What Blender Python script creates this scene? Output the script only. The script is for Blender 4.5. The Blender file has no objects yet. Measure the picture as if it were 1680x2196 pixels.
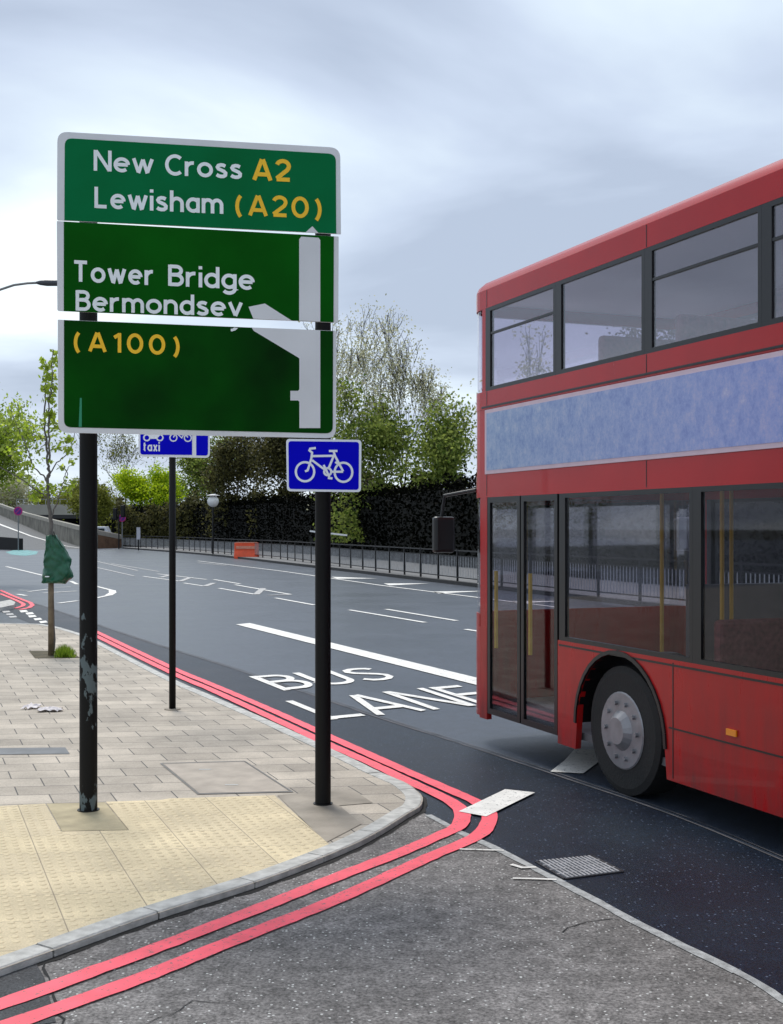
import bpy, bmesh, math, random
from mathutils import Vector, Matrix, noise
R = math.radians
random.seed(7)
SC = bpy.context.scene
COL = SC.collection

# ------------------------------------------------------------------ camera
F, CX, HY, H = 2600.0, 840.0, 1130.0, 2.0      # focal length in photo units (1680 wide), centre, horizon, eye height
cam = bpy.data.cameras.new('camera')
camo = bpy.data.objects.new('camera', cam); COL.objects.link(camo)
camo.location = (0, 0, H); camo.rotation_euler = (R(90), 0, 0)
cam.sensor_fit = 'HORIZONTAL'; cam.sensor_width = 36; cam.lens = F/1680*36
cam.shift_y = 32/1680; cam.clip_start = 0.05; cam.clip_end = 3000
SC.camera = camo

# ------------------------------------------------------------------ world, sun, exposure
SC.view_settings.view_transform = 'Standard'; SC.view_settings.look = 'None'
SC.view_settings.exposure = 0.4; SC.view_settings.gamma = 1.0
SUN_EL, SUN_AZ = 58, 25                         # azimuth from +Y towards -X
w = bpy.data.worlds.new('World'); SC.world = w; w.use_nodes = True
nt = w.node_tree; N = nt.nodes; L = nt.links
bg = N['Background']; bg.inputs['Strength'].default_value = 0.1
sky = N.new('ShaderNodeTexSky'); sky.sky_type = 'NISHITA'; sky.sun_disc = False
sky.sun_elevation = R(SUN_EL); sky.sun_rotation = R(-SUN_AZ); sky.air_density = 1.2; sky.dust_density = 1.5
tc = N.new('ShaderNodeTexCoord'); sep = N.new('ShaderNodeSeparateXYZ')
L.new(tc.outputs['Generated'], sep.inputs[0])
ab = N.new('ShaderNodeMath'); ab.operation = 'ABSOLUTE'; L.new(sep.outputs['Z'], ab.inputs[0])
ad = N.new('ShaderNodeMath'); ad.operation = 'ADD'; ad.inputs[1].default_value = 0.16; L.new(ab.outputs[0], ad.inputs[0])
def vdiv(sock):
    m = N.new('ShaderNodeMath'); m.operation = 'DIVIDE'; L.new(sock, m.inputs[0]); L.new(ad.outputs[0], m.inputs[1]); return m.outputs[0]
cmb = N.new('ShaderNodeCombineXYZ'); L.new(vdiv(sep.outputs['X']), cmb.inputs[0]); L.new(vdiv(sep.outputs['Y']), cmb.inputs[1])
mp = N.new('ShaderNodeMapping'); mp.inputs['Location'].default_value = (3.3, 1.2, 0); mp.inputs['Scale'].default_value = (0.9, 1.0, 1); mp.inputs['Rotation'].default_value = (0, 0, R(25))
L.new(cmb.outputs[0], mp.inputs[0])
n1 = N.new('ShaderNodeTexNoise'); n1.inputs['Scale'].default_value = 0.95; n1.inputs['Detail'].default_value = 6; n1.inputs['Roughness'].default_value = 0.48; n1.inputs['Distortion'].default_value = 0.4
L.new(mp.outputs[0], n1.inputs['Vector'])
cr = N.new('ShaderNodeValToRGB'); ce = cr.color_ramp
ce.elements[0].position = 0.36; ce.elements[0].color = (3.8, 4.45, 5.6, 1)
ce.elements[1].position = 0.64; ce.elements[1].color = (8.0, 8.8, 9.2, 1)
e = ce.elements.new(0.46); e.color = (4.9, 5.65, 6.9, 1)
e = ce.elements.new(0.56); e.color = (6.2, 7.1, 8.0, 1)
L.new(n1.outputs['Fac'], cr.inputs[0])
mx = N.new('ShaderNodeMixRGB'); mx.inputs[0].default_value = 0.93
L.new(sky.outputs[0], mx.inputs[1]); L.new(cr.outputs[0], mx.inputs[2]); L.new(mx.outputs[0], bg.inputs['Color'])
sl = bpy.data.lights.new('sun', 'SUN'); sl.energy = 1.9; sl.angle = R(18); sl.color = (1, 0.95, 0.87)
so = bpy.data.objects.new('sun', sl); COL.objects.link(so)
sd = Vector((-math.sin(R(SUN_AZ))*math.cos(R(SUN_EL)), math.cos(R(SUN_AZ))*math.cos(R(SUN_EL)), math.sin(R(SUN_EL))))
so.rotation_euler = sd.to_track_quat('Z', 'Y').to_euler()

# ------------------------------------------------------------------ helpers
def G(u, v, z=0.0):                              # photo point that lies on a level surface of height z
    d = F*(H-z)/(v-HY); return Vector(((u-CX)/F*d, d, z))
def P(u, v, d):                                  # photo point at a depth
    return Vector(((u-CX)/F*d, d, H-(v-HY)/F*d))
def hgt(v, d): return H-(v-HY)/F*d

def mat(name, col, rough=0.6, spec=0.5, metal=0.0, coat=0.0, noise_amt=0.0, nscale=8, bump=0.0, bscale=60, trans=0, emit=0, col2=None, coord='Object', detail=4):
    m = bpy.data.materials.new(name); m.use_nodes = True
    t = m.node_tree; b = t.nodes['Principled BSDF']
    b.inputs['Base Color'].default_value = (*col, 1); b.inputs['Roughness'].default_value = rough
    b.inputs['Specular IOR Level'].default_value = spec; b.inputs['Metallic'].default_value = metal
    b.inputs['Coat Weight'].default_value = coat
    if emit: b.inputs['Emission Color'].default_value = (*col, 1); b.inputs['Emission Strength'].default_value = emit
    tcn = t.nodes.new('ShaderNodeTexCoord')
    if noise_amt or col2:
        n = t.nodes.new('ShaderNodeTexNoise'); n.inputs['Scale'].default_value = nscale; n.inputs['Detail'].default_value = detail
        t.links.new(tcn.outputs[coord], n.inputs['Vector'])
        r = t.nodes.new('ShaderNodeValToRGB'); r.color_ramp.elements[0].position = 0.3; r.color_ramp.elements[1].position = 0.7
        c2 = col2 or tuple(c*(1-noise_amt) for c in col)
        r.color_ramp.elements[0].color = (*c2, 1); r.color_ramp.elements[1].color = (*col, 1)
        t.links.new(n.outputs['Fac'], r.inputs[0]); t.links.new(r.outputs[0], b.inputs['Base Color'])
    if bump:
        n = t.nodes.new('ShaderNodeTexNoise'); n.inputs['Scale'].default_value = bscale; n.inputs['Detail'].default_value = 3
        t.links.new(tcn.outputs[coord], n.inputs['Vector'])
        bp = t.nodes.new('ShaderNodeBump'); bp.inputs['Strength'].default_value = bump; bp.inputs['Distance'].default_value = 0.01
        t.links.new(n.outputs['Fac'], bp.inputs['Height']); t.links.new(bp.outputs[0], b.inputs['Normal'])
    return m

def leafmat(name, c1, c2, c3=None, spec=0.2, tl=.45):
    m = bpy.data.materials.new(name); m.use_nodes = True; t = m.node_tree; b = t.nodes['Principled BSDF']
    g = t.nodes.new('ShaderNodeNewGeometry'); r = t.nodes.new('ShaderNodeValToRGB')
    r.color_ramp.elements[0].color = (*c1, 1); r.color_ramp.elements[1].color = (*c2, 1)
    if c3: x = r.color_ramp.elements.new(0.85); x.color = (*c3, 1)
    t.links.new(g.outputs['Random Per Island'], r.inputs[0]); t.links.new(r.outputs[0], b.inputs['Base Color'])
    b.inputs['Roughness'].default_value = 0.6; b.inputs['Specular IOR Level'].default_value = spec
    tr = t.nodes.new('ShaderNodeBsdfTranslucent'); t.links.new(r.outputs[0], tr.inputs['Color'])
    ms = t.nodes.new('ShaderNodeMixShader'); ms.inputs[0].default_value = tl
    t.links.new(b.outputs[0], ms.inputs[1]); t.links.new(tr.outputs[0], ms.inputs[2]); t.links.new(ms.outputs[0], t.nodes['Material Output'].inputs['Surface'])
    return m

def glassmat(name, tint=(0.75, 0.8, 0.8), rough=0.02, r0=.05):
    m = bpy.data.materials.new(name); m.use_nodes = True; t = m.node_tree
    t.nodes.remove(t.nodes['Principled BSDF'])
    tr = t.nodes.new('ShaderNodeBsdfTransparent'); tr.inputs[0].default_value = (*tint, 1)
    gl = t.nodes.new('ShaderNodeBsdfGlossy'); gl.inputs['Roughness'].default_value = rough
    lw = t.nodes.new('ShaderNodeLayerWeight'); lw.inputs['Blend'].default_value = .5
    pw_ = t.nodes.new('ShaderNodeMath'); pw_.operation = 'POWER'; pw_.inputs[1].default_value = 5; t.links.new(lw.outputs['Facing'], pw_.inputs[0])
    fr = t.nodes.new('ShaderNodeMath'); fr.operation = 'MULTIPLY_ADD'; fr.inputs[1].default_value = 1-r0; fr.inputs[2].default_value = r0; t.links.new(pw_.outputs[0], fr.inputs[0])
    ms = t.nodes.new('ShaderNodeMixShader')
    t.links.new(fr.outputs[0], ms.inputs[0]); t.links.new(tr.outputs[0], ms.inputs[1]); t.links.new(gl.outputs[0], ms.inputs[2])
    t.links.new(ms.outputs[0], t.nodes['Material Output'].inputs['Surface'])
    return m

def z3(x, y): return ((500+x/1.68)*.9096, (1400+y/1.68)*.9096)
def z2(x, y): return ((850+x/1.685)*.9096, (1550+y/1.685)*.9096)
def z5(x, y): return ((700+x/1.4647)*.9096, (1150+y/1.4647)*.9096)
def zb(x, y): return ((200+x/2.4)*.9096, (1000+y/2.4)*.9096)
def zs(x, y): return ((x/4.2)*.9096, (1180+y/4.2)*.9096)

class MB:
    def __init__(s): s.v = []; s.f = []
    def add(s, vs, fs):
        k = len(s.v); s.v += [Vector(p) for p in vs]; s.f += [tuple(i+k for i in f) for f in fs]; return s
    def quad(s, a, b, c, d): return s.add([a, b, c, d], [(0, 1, 2, 3)])
    def box(s, x0, x1, y0, y1, z0, z1):
        return s.add([(x, y, z) for z in (z0, z1) for y in (y0, y1) for x in (x0, x1)],
                     [(0, 2, 3, 1), (4, 5, 7, 6), (0, 1, 5, 4), (2, 6, 7, 3), (0, 4, 6, 2), (1, 3, 7, 5)])
    def bar(s, a, b, w_, h_):                    # box beam between two points
        a = Vector(a); b = Vector(b); d = (b-a).normalized()
        up = Vector((0, 0, 1)) if abs(d.z) < 0.95 else Vector((1, 0, 0))
        sx = d.cross(up).normalized()*w_/2; sy = sx.cross(d).normalized()*h_/2
        vs = [p+i*sx+j*sy for p in (a, b) for i, j in ((-1, -1), (1, -1), (1, 1), (-1, 1))]
        return s.add(vs, [(3, 2, 1, 0), (4, 5, 6, 7), (0, 1, 5, 4), (1, 2, 6, 5), (2, 3, 7, 6), (3, 0, 4, 7)])
    def tube(s, pts, rad, seg=8, cap=True):
        pts = [Vector(p) for p in pts]; n = len(pts)
        rad = rad if isinstance(rad, (list, tuple)) else [rad]*n
        k = len(s.v); ref = None
        for i, p in enumerate(pts):
            d = (pts[min(i+1, n-1)]-pts[max(i-1, 0)])
            d = d.normalized() if d.length > 1e-9 else Vector((0, 0, 1))
            if ref is None: ref = Vector((1, 0, 0)) if abs(d.x) < 0.9 else Vector((0, 1, 0))
            a = (ref-d*ref.dot(d)).normalized(); ref = a; b = d.cross(a)
            for j in range(seg):
                t = 2*math.pi*j/seg; s.v.append(p+(a*math.cos(t)+b*math.sin(t))*rad[i])
        for i in range(n-1):
            for j in range(seg):
                s.f.append((k+i*seg+j, k+i*seg+(j+1) % seg, k+(i+1)*seg+(j+1) % seg, k+(i+1)*seg+j))
        if cap:
            s.f.append(tuple(k+j for j in reversed(range(seg)))); s.f.append(tuple(k+(n-1)*seg+j for j in range(seg)))
        return s
    def prism(s, poly, z0, z1):                  # vertical prism over a 2D polygon
        n = len(poly); k = len(s.v)
        s.v += [Vector((p[0], p[1], z0)) for p in poly]+[Vector((p[0], p[1], z1)) for p in poly]
        s.f.append(tuple(k+i for i in reversed(range(n)))); s.f.append(tuple(k+n+i for i in range(n)))
        for i in range(n): j = (i+1) % n; s.f.append((k+i, k+j, k+n+j, k+n+i))
        return s
    def slab(s, front, off):                     # planar polygon given thickness along a vector
        n = len(front); k = len(s.v); off = Vector(off)
        s.v += [Vector(p) for p in front]+[Vector(p)+off for p in front]
        s.f.append(tuple(k+i for i in range(n))); s.f.append(tuple(k+n+i for i in reversed(range(n))))
        for i in range(n): j = (i+1) % n; s.f.append((k+j, k+i, k+n+i, k+n+j))
        return s
    def build(s, name, m, parent=None, smooth=False, tri=False):
        me = bpy.data.meshes.new(name); me.from_pydata([tuple(p) for p in s.v], [], s.f)
        if m: me.materials.append(m)
        me.update()
        if smooth: me.polygons.foreach_set('use_smooth', [True]*len(me.polygons))
        o = bpy.data.objects.new(name, me); COL.objects.link(o)
        if parent: o.parent = parent
        return o

def fixn(o):
    bm = bmesh.new(); bm.from_mesh(o.data); bmesh.ops.recalc_face_normals(bm, faces=bm.faces); bm.to_mesh(o.data); bm.free(); return o
def bevel(o, wd=0.01, seg=2):
    md = o.modifiers.new('bevel', 'BEVEL'); md.width = wd; md.segments = seg; md.limit_method = 'ANGLE'; return o
def tag(o, label, cat, group=None, kind=None):
    if label: o['label'] = label
    if cat: o['category'] = cat
    if group: o['group'] = group
    if kind: o['kind'] = kind
    return o
def struct(o): o['kind'] = 'structure'; return o
def thing(name, label, cat, loc=(0, 0, 0), rz=0, group=None):
    o = bpy.data.objects.new(name, None); COL.objects.link(o); o.location = loc; o.rotation_euler = (0, 0, rz)
    o.empty_display_size = 0.3
    return tag(o, label, cat, group)
def kids(o): return [c for c in bpy.data.objects if c.parent == o]
def dup(root, loc=None, rz=None, label=None, scale=None):
    def cp(o, par):
        c = o.copy(); COL.objects.link(c); c.parent = par
        for ch in kids(o): cp(ch, c)
        return c
    c = cp(root, None)
    if loc is not None: c.location = loc
    if rz is not None: c.rotation_euler = (0, 0, rz)
    if scale: c.scale = scale
    if label: c['label'] = label
    return c

def ribbon(mb, pts, wd, z, closed=False, wob=0.0):
    """flat strip of given width along level points"""
    pts = [Vector((p[0], p[1], 0)) for p in pts]; n = len(pts); k = len(mb.v)
    for i, p in enumerate(pts):
        a = (pts[i]-pts[i-1]).normalized() if i > 0 else (pts[1]-pts[0]).normalized()
        b = (pts[i+1]-pts[i]).normalized() if i < n-1 else a
        t = (a+b); t = t.normalized() if t.length > 1e-6 else a
        nn = Vector((-t.y, t.x, 0)); c = max(0.5, nn.dot(Vector((-a.y, a.x, 0))))
        o1 = wd/2/c+random.uniform(-wob, wob); o2 = wd/2/c+random.uniform(-wob, wob)
        mb.v += [Vector((*(p+nn*o1).xy, z)), Vector((*(p-nn*o2).xy, z))]
    for i in range(n-1): mb.f.append((k+2*i, k+2*i+1, k+2*i+3, k+2*i+2))
    return mb
def smooth_line(pts, step=0.25):
    """Catmull-Rom through level points"""
    pts = [Vector((p[0], p[1], 0)) for p in pts]; out = []
    for i in range(len(pts)-1):
        p0 = pts[max(i-1, 0)]; p1 = pts[i]; p2 = pts[i+1]; p3 = pts[min(i+2, len(pts)-1)]
        m = max(2, min(60, int((p2-p1).length/step)))
        for j in range(m):
            t = j/m
            out.append(0.5*((2*p1)+(p2-p0)*t+(2*p0-5*p1+4*p2-p3)*t*t+(3*p1-p0-3*p2+p3)*t**3))
    out.append(pts[-1]); return out

# ------------------------------------------------------------------ materials
def asphalt(name, base, base2, speck, rough, nsc, bump, spec=0.5, bright=None, spk=0.06, patch=.3):
    m = bpy.data.materials.new(name); m.use_nodes = True; t = m.node_tree; b = t.nodes['Principled BSDF']; nn = t.nodes; ll = t.links
    tcn = nn.new('ShaderNodeTexCoord')
    a = nn.new('ShaderNodeTexNoise'); a.inputs['Scale'].default_value = 0.55; a.inputs['Detail'].default_value = 6; a.inputs['Roughness'].default_value = 0.6
    c = nn.new('ShaderNodeTexNoise'); c.inputs['Scale'].default_value = nsc; c.inputs['Detail'].default_value = 4; c.inputs['Roughness'].default_value = 0.75
    vo = nn.new('ShaderNodeTexVoronoi'); vo.inputs['Scale'].default_value = nsc*0.9
    for x in (a, c, vo): ll.new(tcn.outputs['Object'], x.inputs['Vector'])
    r = nn.new('ShaderNodeValToRGB'); r.color_ramp.elements[0].position = 0.32; r.color_ramp.elements[1].position = 0.68
    r.color_ramp.elements[0].color = (*base2, 1); r.color_ramp.elements[1].color = (*base, 1); ll.new(a.outputs['Fac'], r.inputs[0])
    g = nn.new('ShaderNodeValToRGB'); g.color_ramp.elements[0].position = 0.36; g.color_ramp.elements[1].position = 0.66
    g.color_ramp.elements[0].color = (0.42, 0.42, 0.42, 1); g.color_ramp.elements[1].color = (1.55, 1.55, 1.55, 1); ll.new(c.outputs['Fac'], g.inputs[0])
    mu = nn.new('ShaderNodeMixRGB'); mu.blend_type = 'MULTIPLY'; mu.inputs[0].default_value = 1; ll.new(r.outputs[0], mu.inputs[1]); ll.new(g.outputs[0], mu.inputs[2])
    pn = nn.new('ShaderNodeTexNoise'); pn.inputs['Scale'].default_value = 7; pn.inputs['Detail'].default_value = 8; pn.inputs['Roughness'].default_value = .75; ll.new(tcn.outputs['Object'], pn.inputs['Vector'])
    pr = nn.new('ShaderNodeMapRange'); pr.inputs[1].default_value = .3; pr.inputs[2].default_value = .7; pr.inputs[3].default_value = 1-patch; pr.inputs[4].default_value = 1+patch; ll.new(pn.outputs['Fac'], pr.inputs[0])
    mu0 = mu; mu = nn.new('ShaderNodeMixRGB'); mu.blend_type = 'MULTIPLY'; mu.inputs[0].default_value = 1; ll.new(mu0.outputs[0], mu.inputs[1]); ll.new(pr.outputs[0], mu.inputs[2])
    s2 = nn.new('ShaderNodeSeparateColor'); ll.new(vo.outputs['Color'], s2.inputs[0])
    gt = nn.new('ShaderNodeMath'); gt.operation = 'LESS_THAN'; gt.inputs[1].default_value = spk; ll.new(s2.outputs[0], gt.inputs[0])
    ds = nn.new('ShaderNodeMath'); ds.operation = 'LESS_THAN'; ds.inputs[1].default_value = 0.32; ll.new(vo.outputs['Distance'], ds.inputs[0])
    mm = nn.new('ShaderNodeMath'); mm.operation = 'MULTIPLY'; ll.new(gt.outputs[0], mm.inputs[0]); ll.new(ds.outputs[0], mm.inputs[1])
    m2 = nn.new('ShaderNodeMixRGB'); ll.new(mm.outputs[0], m2.inputs[0]); ll.new(mu.outputs[0], m2.inputs[1]); m2.inputs[2].default_value = (*speck, 1)
    ll.new(m2.outputs[0], b.inputs['Base Color'])
    rr = nn.new('ShaderNodeMapRange'); rr.inputs['To Min'].default_value = rough-0.1; rr.inputs['To Max'].default_value = rough+0.12; ll.new(a.outputs['Fac'], rr.inputs[0]); ll.new(rr.outputs[0], b.inputs['Roughness'])
    b.inputs['Specular IOR Level'].default_value = spec
    bp = nn.new('ShaderNodeBump'); bp.inputs['Strength'].default_value = bump; bp.inputs['Distance'].default_value = 0.006; ll.new(c.outputs['Fac'], bp.inputs['Height']); ll.new(bp.outputs[0], b.inputs['Normal'])
    return m
M = {}
M['road'] = asphalt('road_asphalt', (0.042, 0.056, 0.082), (0.026, 0.036, 0.056), (0.13, 0.15, 0.18), 0.38, 75, 0.35, 0.5, spk=0.05)
M['lane'] = asphalt('shaded_dark_asphalt', (0.006, 0.017, 0.034), (0.002, 0.005, 0.017), (0.09, 0.12, 0.18), 0.45, 60, 0.5, 0.25, spk=0.09)  # dark asphalt whose tone also holds the shade of the bus
M['side'] = asphalt('side_road_asphalt', (0.25, 0.235, 0.228), (0.14, 0.132, 0.128), (0.60, 0.60, 0.58), 0.8, 62, 0.9, 0.3, spk=0.10, patch=.5)
M['patch'] = asphalt('tar_patch', (0.06, 0.065, 0.07), (0.05, 0.05, 0.055), (0.2, 0.2, 0.2), 0.75, 90, 0.5, 0.3, spk=0.02)

def paint(name, col, worn, amount=0.42, sc=30, rough=0.6):
    m = bpy.data.materials.new(name); m.use_nodes = True; t = m.node_tree; b = t.nodes['Principled BSDF']
    tcn = t.nodes.new('ShaderNodeTexCoord'); n = t.nodes.new('ShaderNodeTexNoise'); n.inputs['Scale'].default_value = sc; n.inputs['Detail'].default_value = 6; n.inputs['Roughness'].default_value = 0.7
    t.links.new(tcn.outputs['Object'], n.inputs['Vector'])
    r = t.nodes.new('ShaderNodeValToRGB'); r.color_ramp.elements[0].position = amount-0.07; r.color_ramp.elements[1].position = amount
    r.color_ramp.elements[0].color = (*worn, 1); r.color_ramp.elements[1].color = (*col, 1)
    t.links.new(n.outputs['Fac'], r.inputs[0])
    n2 = t.nodes.new('ShaderNodeTexNoise'); n2.inputs['Scale'].default_value = 5; n2.inputs['Detail'].default_value = 5
    t.links.new(tcn.outputs['Object'], n2.inputs['Vector'])
    r2 = t.nodes.new('ShaderNodeMapRange'); r2.inputs[1].default_value = 0.3; r2.inputs[2].default_value = 0.7; r2.inputs[3].default_value = 0.8; r2.inputs[4].default_value = 1.08
    t.links.new(n2.outputs['Fac'], r2.inputs[0])
    mu = t.nodes.new('ShaderNodeMixRGB'); mu.blend_type = 'MULTIPLY'; mu.inputs[0].default_value = 1
    t.links.new(r.outputs[0], mu.inputs[1]); t.links.new(r2.outputs[0], mu.inputs[2]); t.links.new(mu.outputs[0], b.inputs['Base Color'])
    b.inputs['Roughness'].default_value = rough
    return m
M['red_line'] = paint('red_line_paint', (0.98, 0.105, 0.15), (0.24, 0.12, 0.125), 0.425, 38)
M['white_line'] = paint('white_road_paint', (0.82, 0.80, 0.76), (0.16, 0.16, 0.17), 0.42, 38)
M['faded_line'] = paint('faded_road_paint', (0.48, 0.47, 0.46), (0.10, 0.10, 0.11), 0.44, 25)
M['teal'] = paint('teal_paint', (0.12, 0.40, 0.40), (0.06, 0.10, 0.12), 0.50, 2.5)
M['granite'] = mat('kerb_granite', (0.58, 0.57, 0.54), 0.75, noise_amt=0.4, nscale=14, bump=0.5, bscale=90, detail=8)
M['sett'] = mat('joint_strip_stone', (0.46, 0.47, 0.47), 0.7, noise_amt=0.5, nscale=20, bump=0.5, bscale=90)
M['black_post'] = mat('black_gloss_paint', (0.002, 0.0022, 0.0025), 0.6, spec=0.25, noise_amt=0.3, nscale=30)
M['black'] = mat('black_paint', (0.006, 0.006, 0.007), 0.45, spec=0.3, noise_amt=0.3, nscale=20)
M['alu'] = mat('sign_back_grey', (0.22, 0.23, 0.24), 0.5, metal=0.4, noise_amt=0.15)
M['bar_grey'] = mat('galvanised_bar', (0.42, 0.43, 0.45), 0.5, metal=0.1, noise_amt=0.3, nscale=6)

# post with peeling paint
def worn_post():
    m = bpy.data.materials.new('peeling_black_paint'); m.use_nodes = True; t = m.node_tree; b = t.nodes['Principled BSDF']
    tcn = t.nodes.new('ShaderNodeTexCoord'); n = t.nodes.new('ShaderNodeTexNoise'); n.inputs['Scale'].default_value = 7; n.inputs['Detail'].default_value = 7; n.inputs['Roughness'].default_value = 0.62
    mpn = t.nodes.new('ShaderNodeMapping'); mpn.inputs['Scale'].default_value = (2.2, 2.2, 1.0)
    t.links.new(tcn.outputs['Object'], mpn.inputs[0]); t.links.new(mpn.outputs[0], n.inputs['Vector'])
    sp = t.nodes.new('ShaderNodeSeparateXYZ'); t.links.new(tcn.outputs['Object'], sp.inputs[0])
    # wear zones by height on the post: a long patch and one at the foot
    def band(c, wd):
        s = t.nodes.new('ShaderNodeMath'); s.operation = 'SUBTRACT'; s.inputs[1].default_value = c; t.links.new(sp.outputs['Z'], s.inputs[0])
        a = t.nodes.new('ShaderNodeMath'); a.operation = 'ABSOLUTE'; t.links.new(s.outputs[0], a.inputs[0])
        r = t.nodes.new('ShaderNodeMapRange'); r.inputs[1].default_value = 0; r.inputs[2].default_value = wd; r.inputs[3].default_value = 0.22; r.inputs[4].default_value = 0.0; t.links.new(a.outputs[0], r.inputs[0]); return r.outputs[0]
    ad1 = t.nodes.new('ShaderNodeMath'); ad1.operation = 'MAXIMUM'; t.links.new(band(0.98, 0.42), ad1.inputs[0]); t.links.new(band(0.08, 0.14), ad1.inputs[1])
    ad2 = t.nodes.new('ShaderNodeMath'); ad2.operation = 'ADD'; t.links.new(ad1.outputs[0], ad2.inputs[0]); t.links.new(n.outputs['Fac'], ad2.inputs[1])
    r = t.nodes.new('ShaderNodeValToRGB'); r.color_ramp.elements[0].position = 0.655; r.color_ramp.elements[1].position = 0.675
    r.color_ramp.elements[0].color = (0.002, 0.0022, 0.0025, 1); r.color_ramp.elements[1].color = (0.10, 0.13, 0.14, 1)
    t.links.new(ad2.outputs[0], r.inputs[0]); t.links.new(r.outputs[0], b.inputs['Base Color'])
    b.inputs['Roughness'].default_value = 0.6; b.inputs['Specular IOR Level'].default_value = 0.25
    return m
M['worn_post'] = worn_post()

def flat_poly(name, pts, z, m, depth=None):
    bm = bmesh.new(); vs = [bm.verts.new((p[0], p[1], z)) for p in pts]; f = bm.faces.new(vs)
    bmesh.ops.triangulate(bm, faces=[f]); bmesh.ops.recalc_face_normals(bm, faces=bm.faces)
    if bm.faces and sum(f.normal.z for f in bm.faces) < 0: bmesh.ops.reverse_faces(bm, faces=bm.faces)
    me = bpy.data.meshes.new(name); bm.to_mesh(me); bm.free(); me.materials.append(m)
    o = bpy.data.objects.new(name, me); COL.objects.link(o); return o

# ------------------------------------------------------------------ ground, roads, pavement
g = MB()
g.quad((-700, -60, -0.012), (700, -60, -0.012), (700, 1500, -0.012), (-700, 1500, -0.012))
struct(g.build('ground', mat('ground_earth', (0.08, 0.085, 0.06), 0.9, noise_amt=0.4, nscale=0.3)))
road = MB()
road.quad((-160, -30, 0), (40, -30, 0), (40, 420, 0), (-160, 420, 0))
struct(road.build('main_road', M['road']))

edge = [(919, 1750), (989, 1788), (1081, 1831), (1194, 1890), (1286, 1939), (1356, 1977), (1464, 2031), (1615, 2106), (1680, 2149), (1800, 2215)]
edge_w = smooth_line([G(*p) for p in edge], 0.1)
K_out = [(-500, 2245), (-200, 2150), (0, 2078), (93, 2045), (341, 1957), (570, 1884), (743, 1817), (819, 1779), (877, 1743), (900, 1730), (907, 1716), (903, 1702), (877, 1681), (853, 1670), (801, 1648), (784, 1639), (709, 1604), (580, 1545), (455, 1491), (363, 1451), (207, 1373), (165, 1356), (110, 1342), (40, 1337), (-300, 1335)]
PZ = 0.042
kerb_w = smooth_line([G(u, v, PZ) for u, v in K_out], 0.08)
side = MB()
poly = [Vector((p.x, p.y, 0.004)) for p in edge_w]
sidepoly = [(-6, 1.0, 0.004), (6, 1.0, 0.004)]+[tuple(p) for p in reversed(poly)]+[tuple(G(905, 1741, 0.004)), tuple(G(600, 1741, 0.004)), (-6, 8, 0.004)]
side.add(sidepoly, [tuple(range(len(sidepoly)))])
so_ = side.build('side_road', M['side']); struct(so_)
bm = bmesh.new(); bm.from_mesh(so_.data); bmesh.ops.triangulate(bm, faces=bm.faces); bm.to_mesh(so_.data); bm.free()

st = MB()                                        # pale stone strip that edges the side road
acc = 0; seg = []
for i, p in enumerate(edge_w):
    seg.append(p)
    if i: acc += (edge_w[i]-edge_w[i-1]).length
    if acc > 0.5 or i == len(edge_w)-1:
        if len(seg) > 1: ribbon(st, seg[:], 0.058+random.uniform(-0.008, 0.008), 0.0085, wob=0.004)
        seg = [p]; acc = 0
struct(st.build('stone_joint', M['sett']))

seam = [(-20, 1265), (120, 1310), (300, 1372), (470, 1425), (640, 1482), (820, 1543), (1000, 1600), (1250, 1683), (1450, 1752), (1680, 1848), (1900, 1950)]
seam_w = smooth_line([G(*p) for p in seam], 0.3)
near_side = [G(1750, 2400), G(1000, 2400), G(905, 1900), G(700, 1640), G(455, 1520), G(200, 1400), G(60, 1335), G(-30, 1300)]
lane = flat_poly('shaded_near_lane', [p for p in seam_w]+[p for p in near_side], 0.0022, M['lane']); struct(lane)  # darker asphalt beside the seam, with bus shade put into its colour
sm = MB(); ribbon(sm, seam_w, 0.02, 0.0065, wob=0.004); ribbon(sm, [p+Vector((.05, .02, 0)) for p in seam_w], 0.012, 0.0065, wob=0.003)
struct(sm.build('lane_seam', mat('seam_pale', (0.14, 0.13, 0.14), 0.7, col2=(0.03, 0.035, 0.045), nscale=4, detail=8)))

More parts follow.
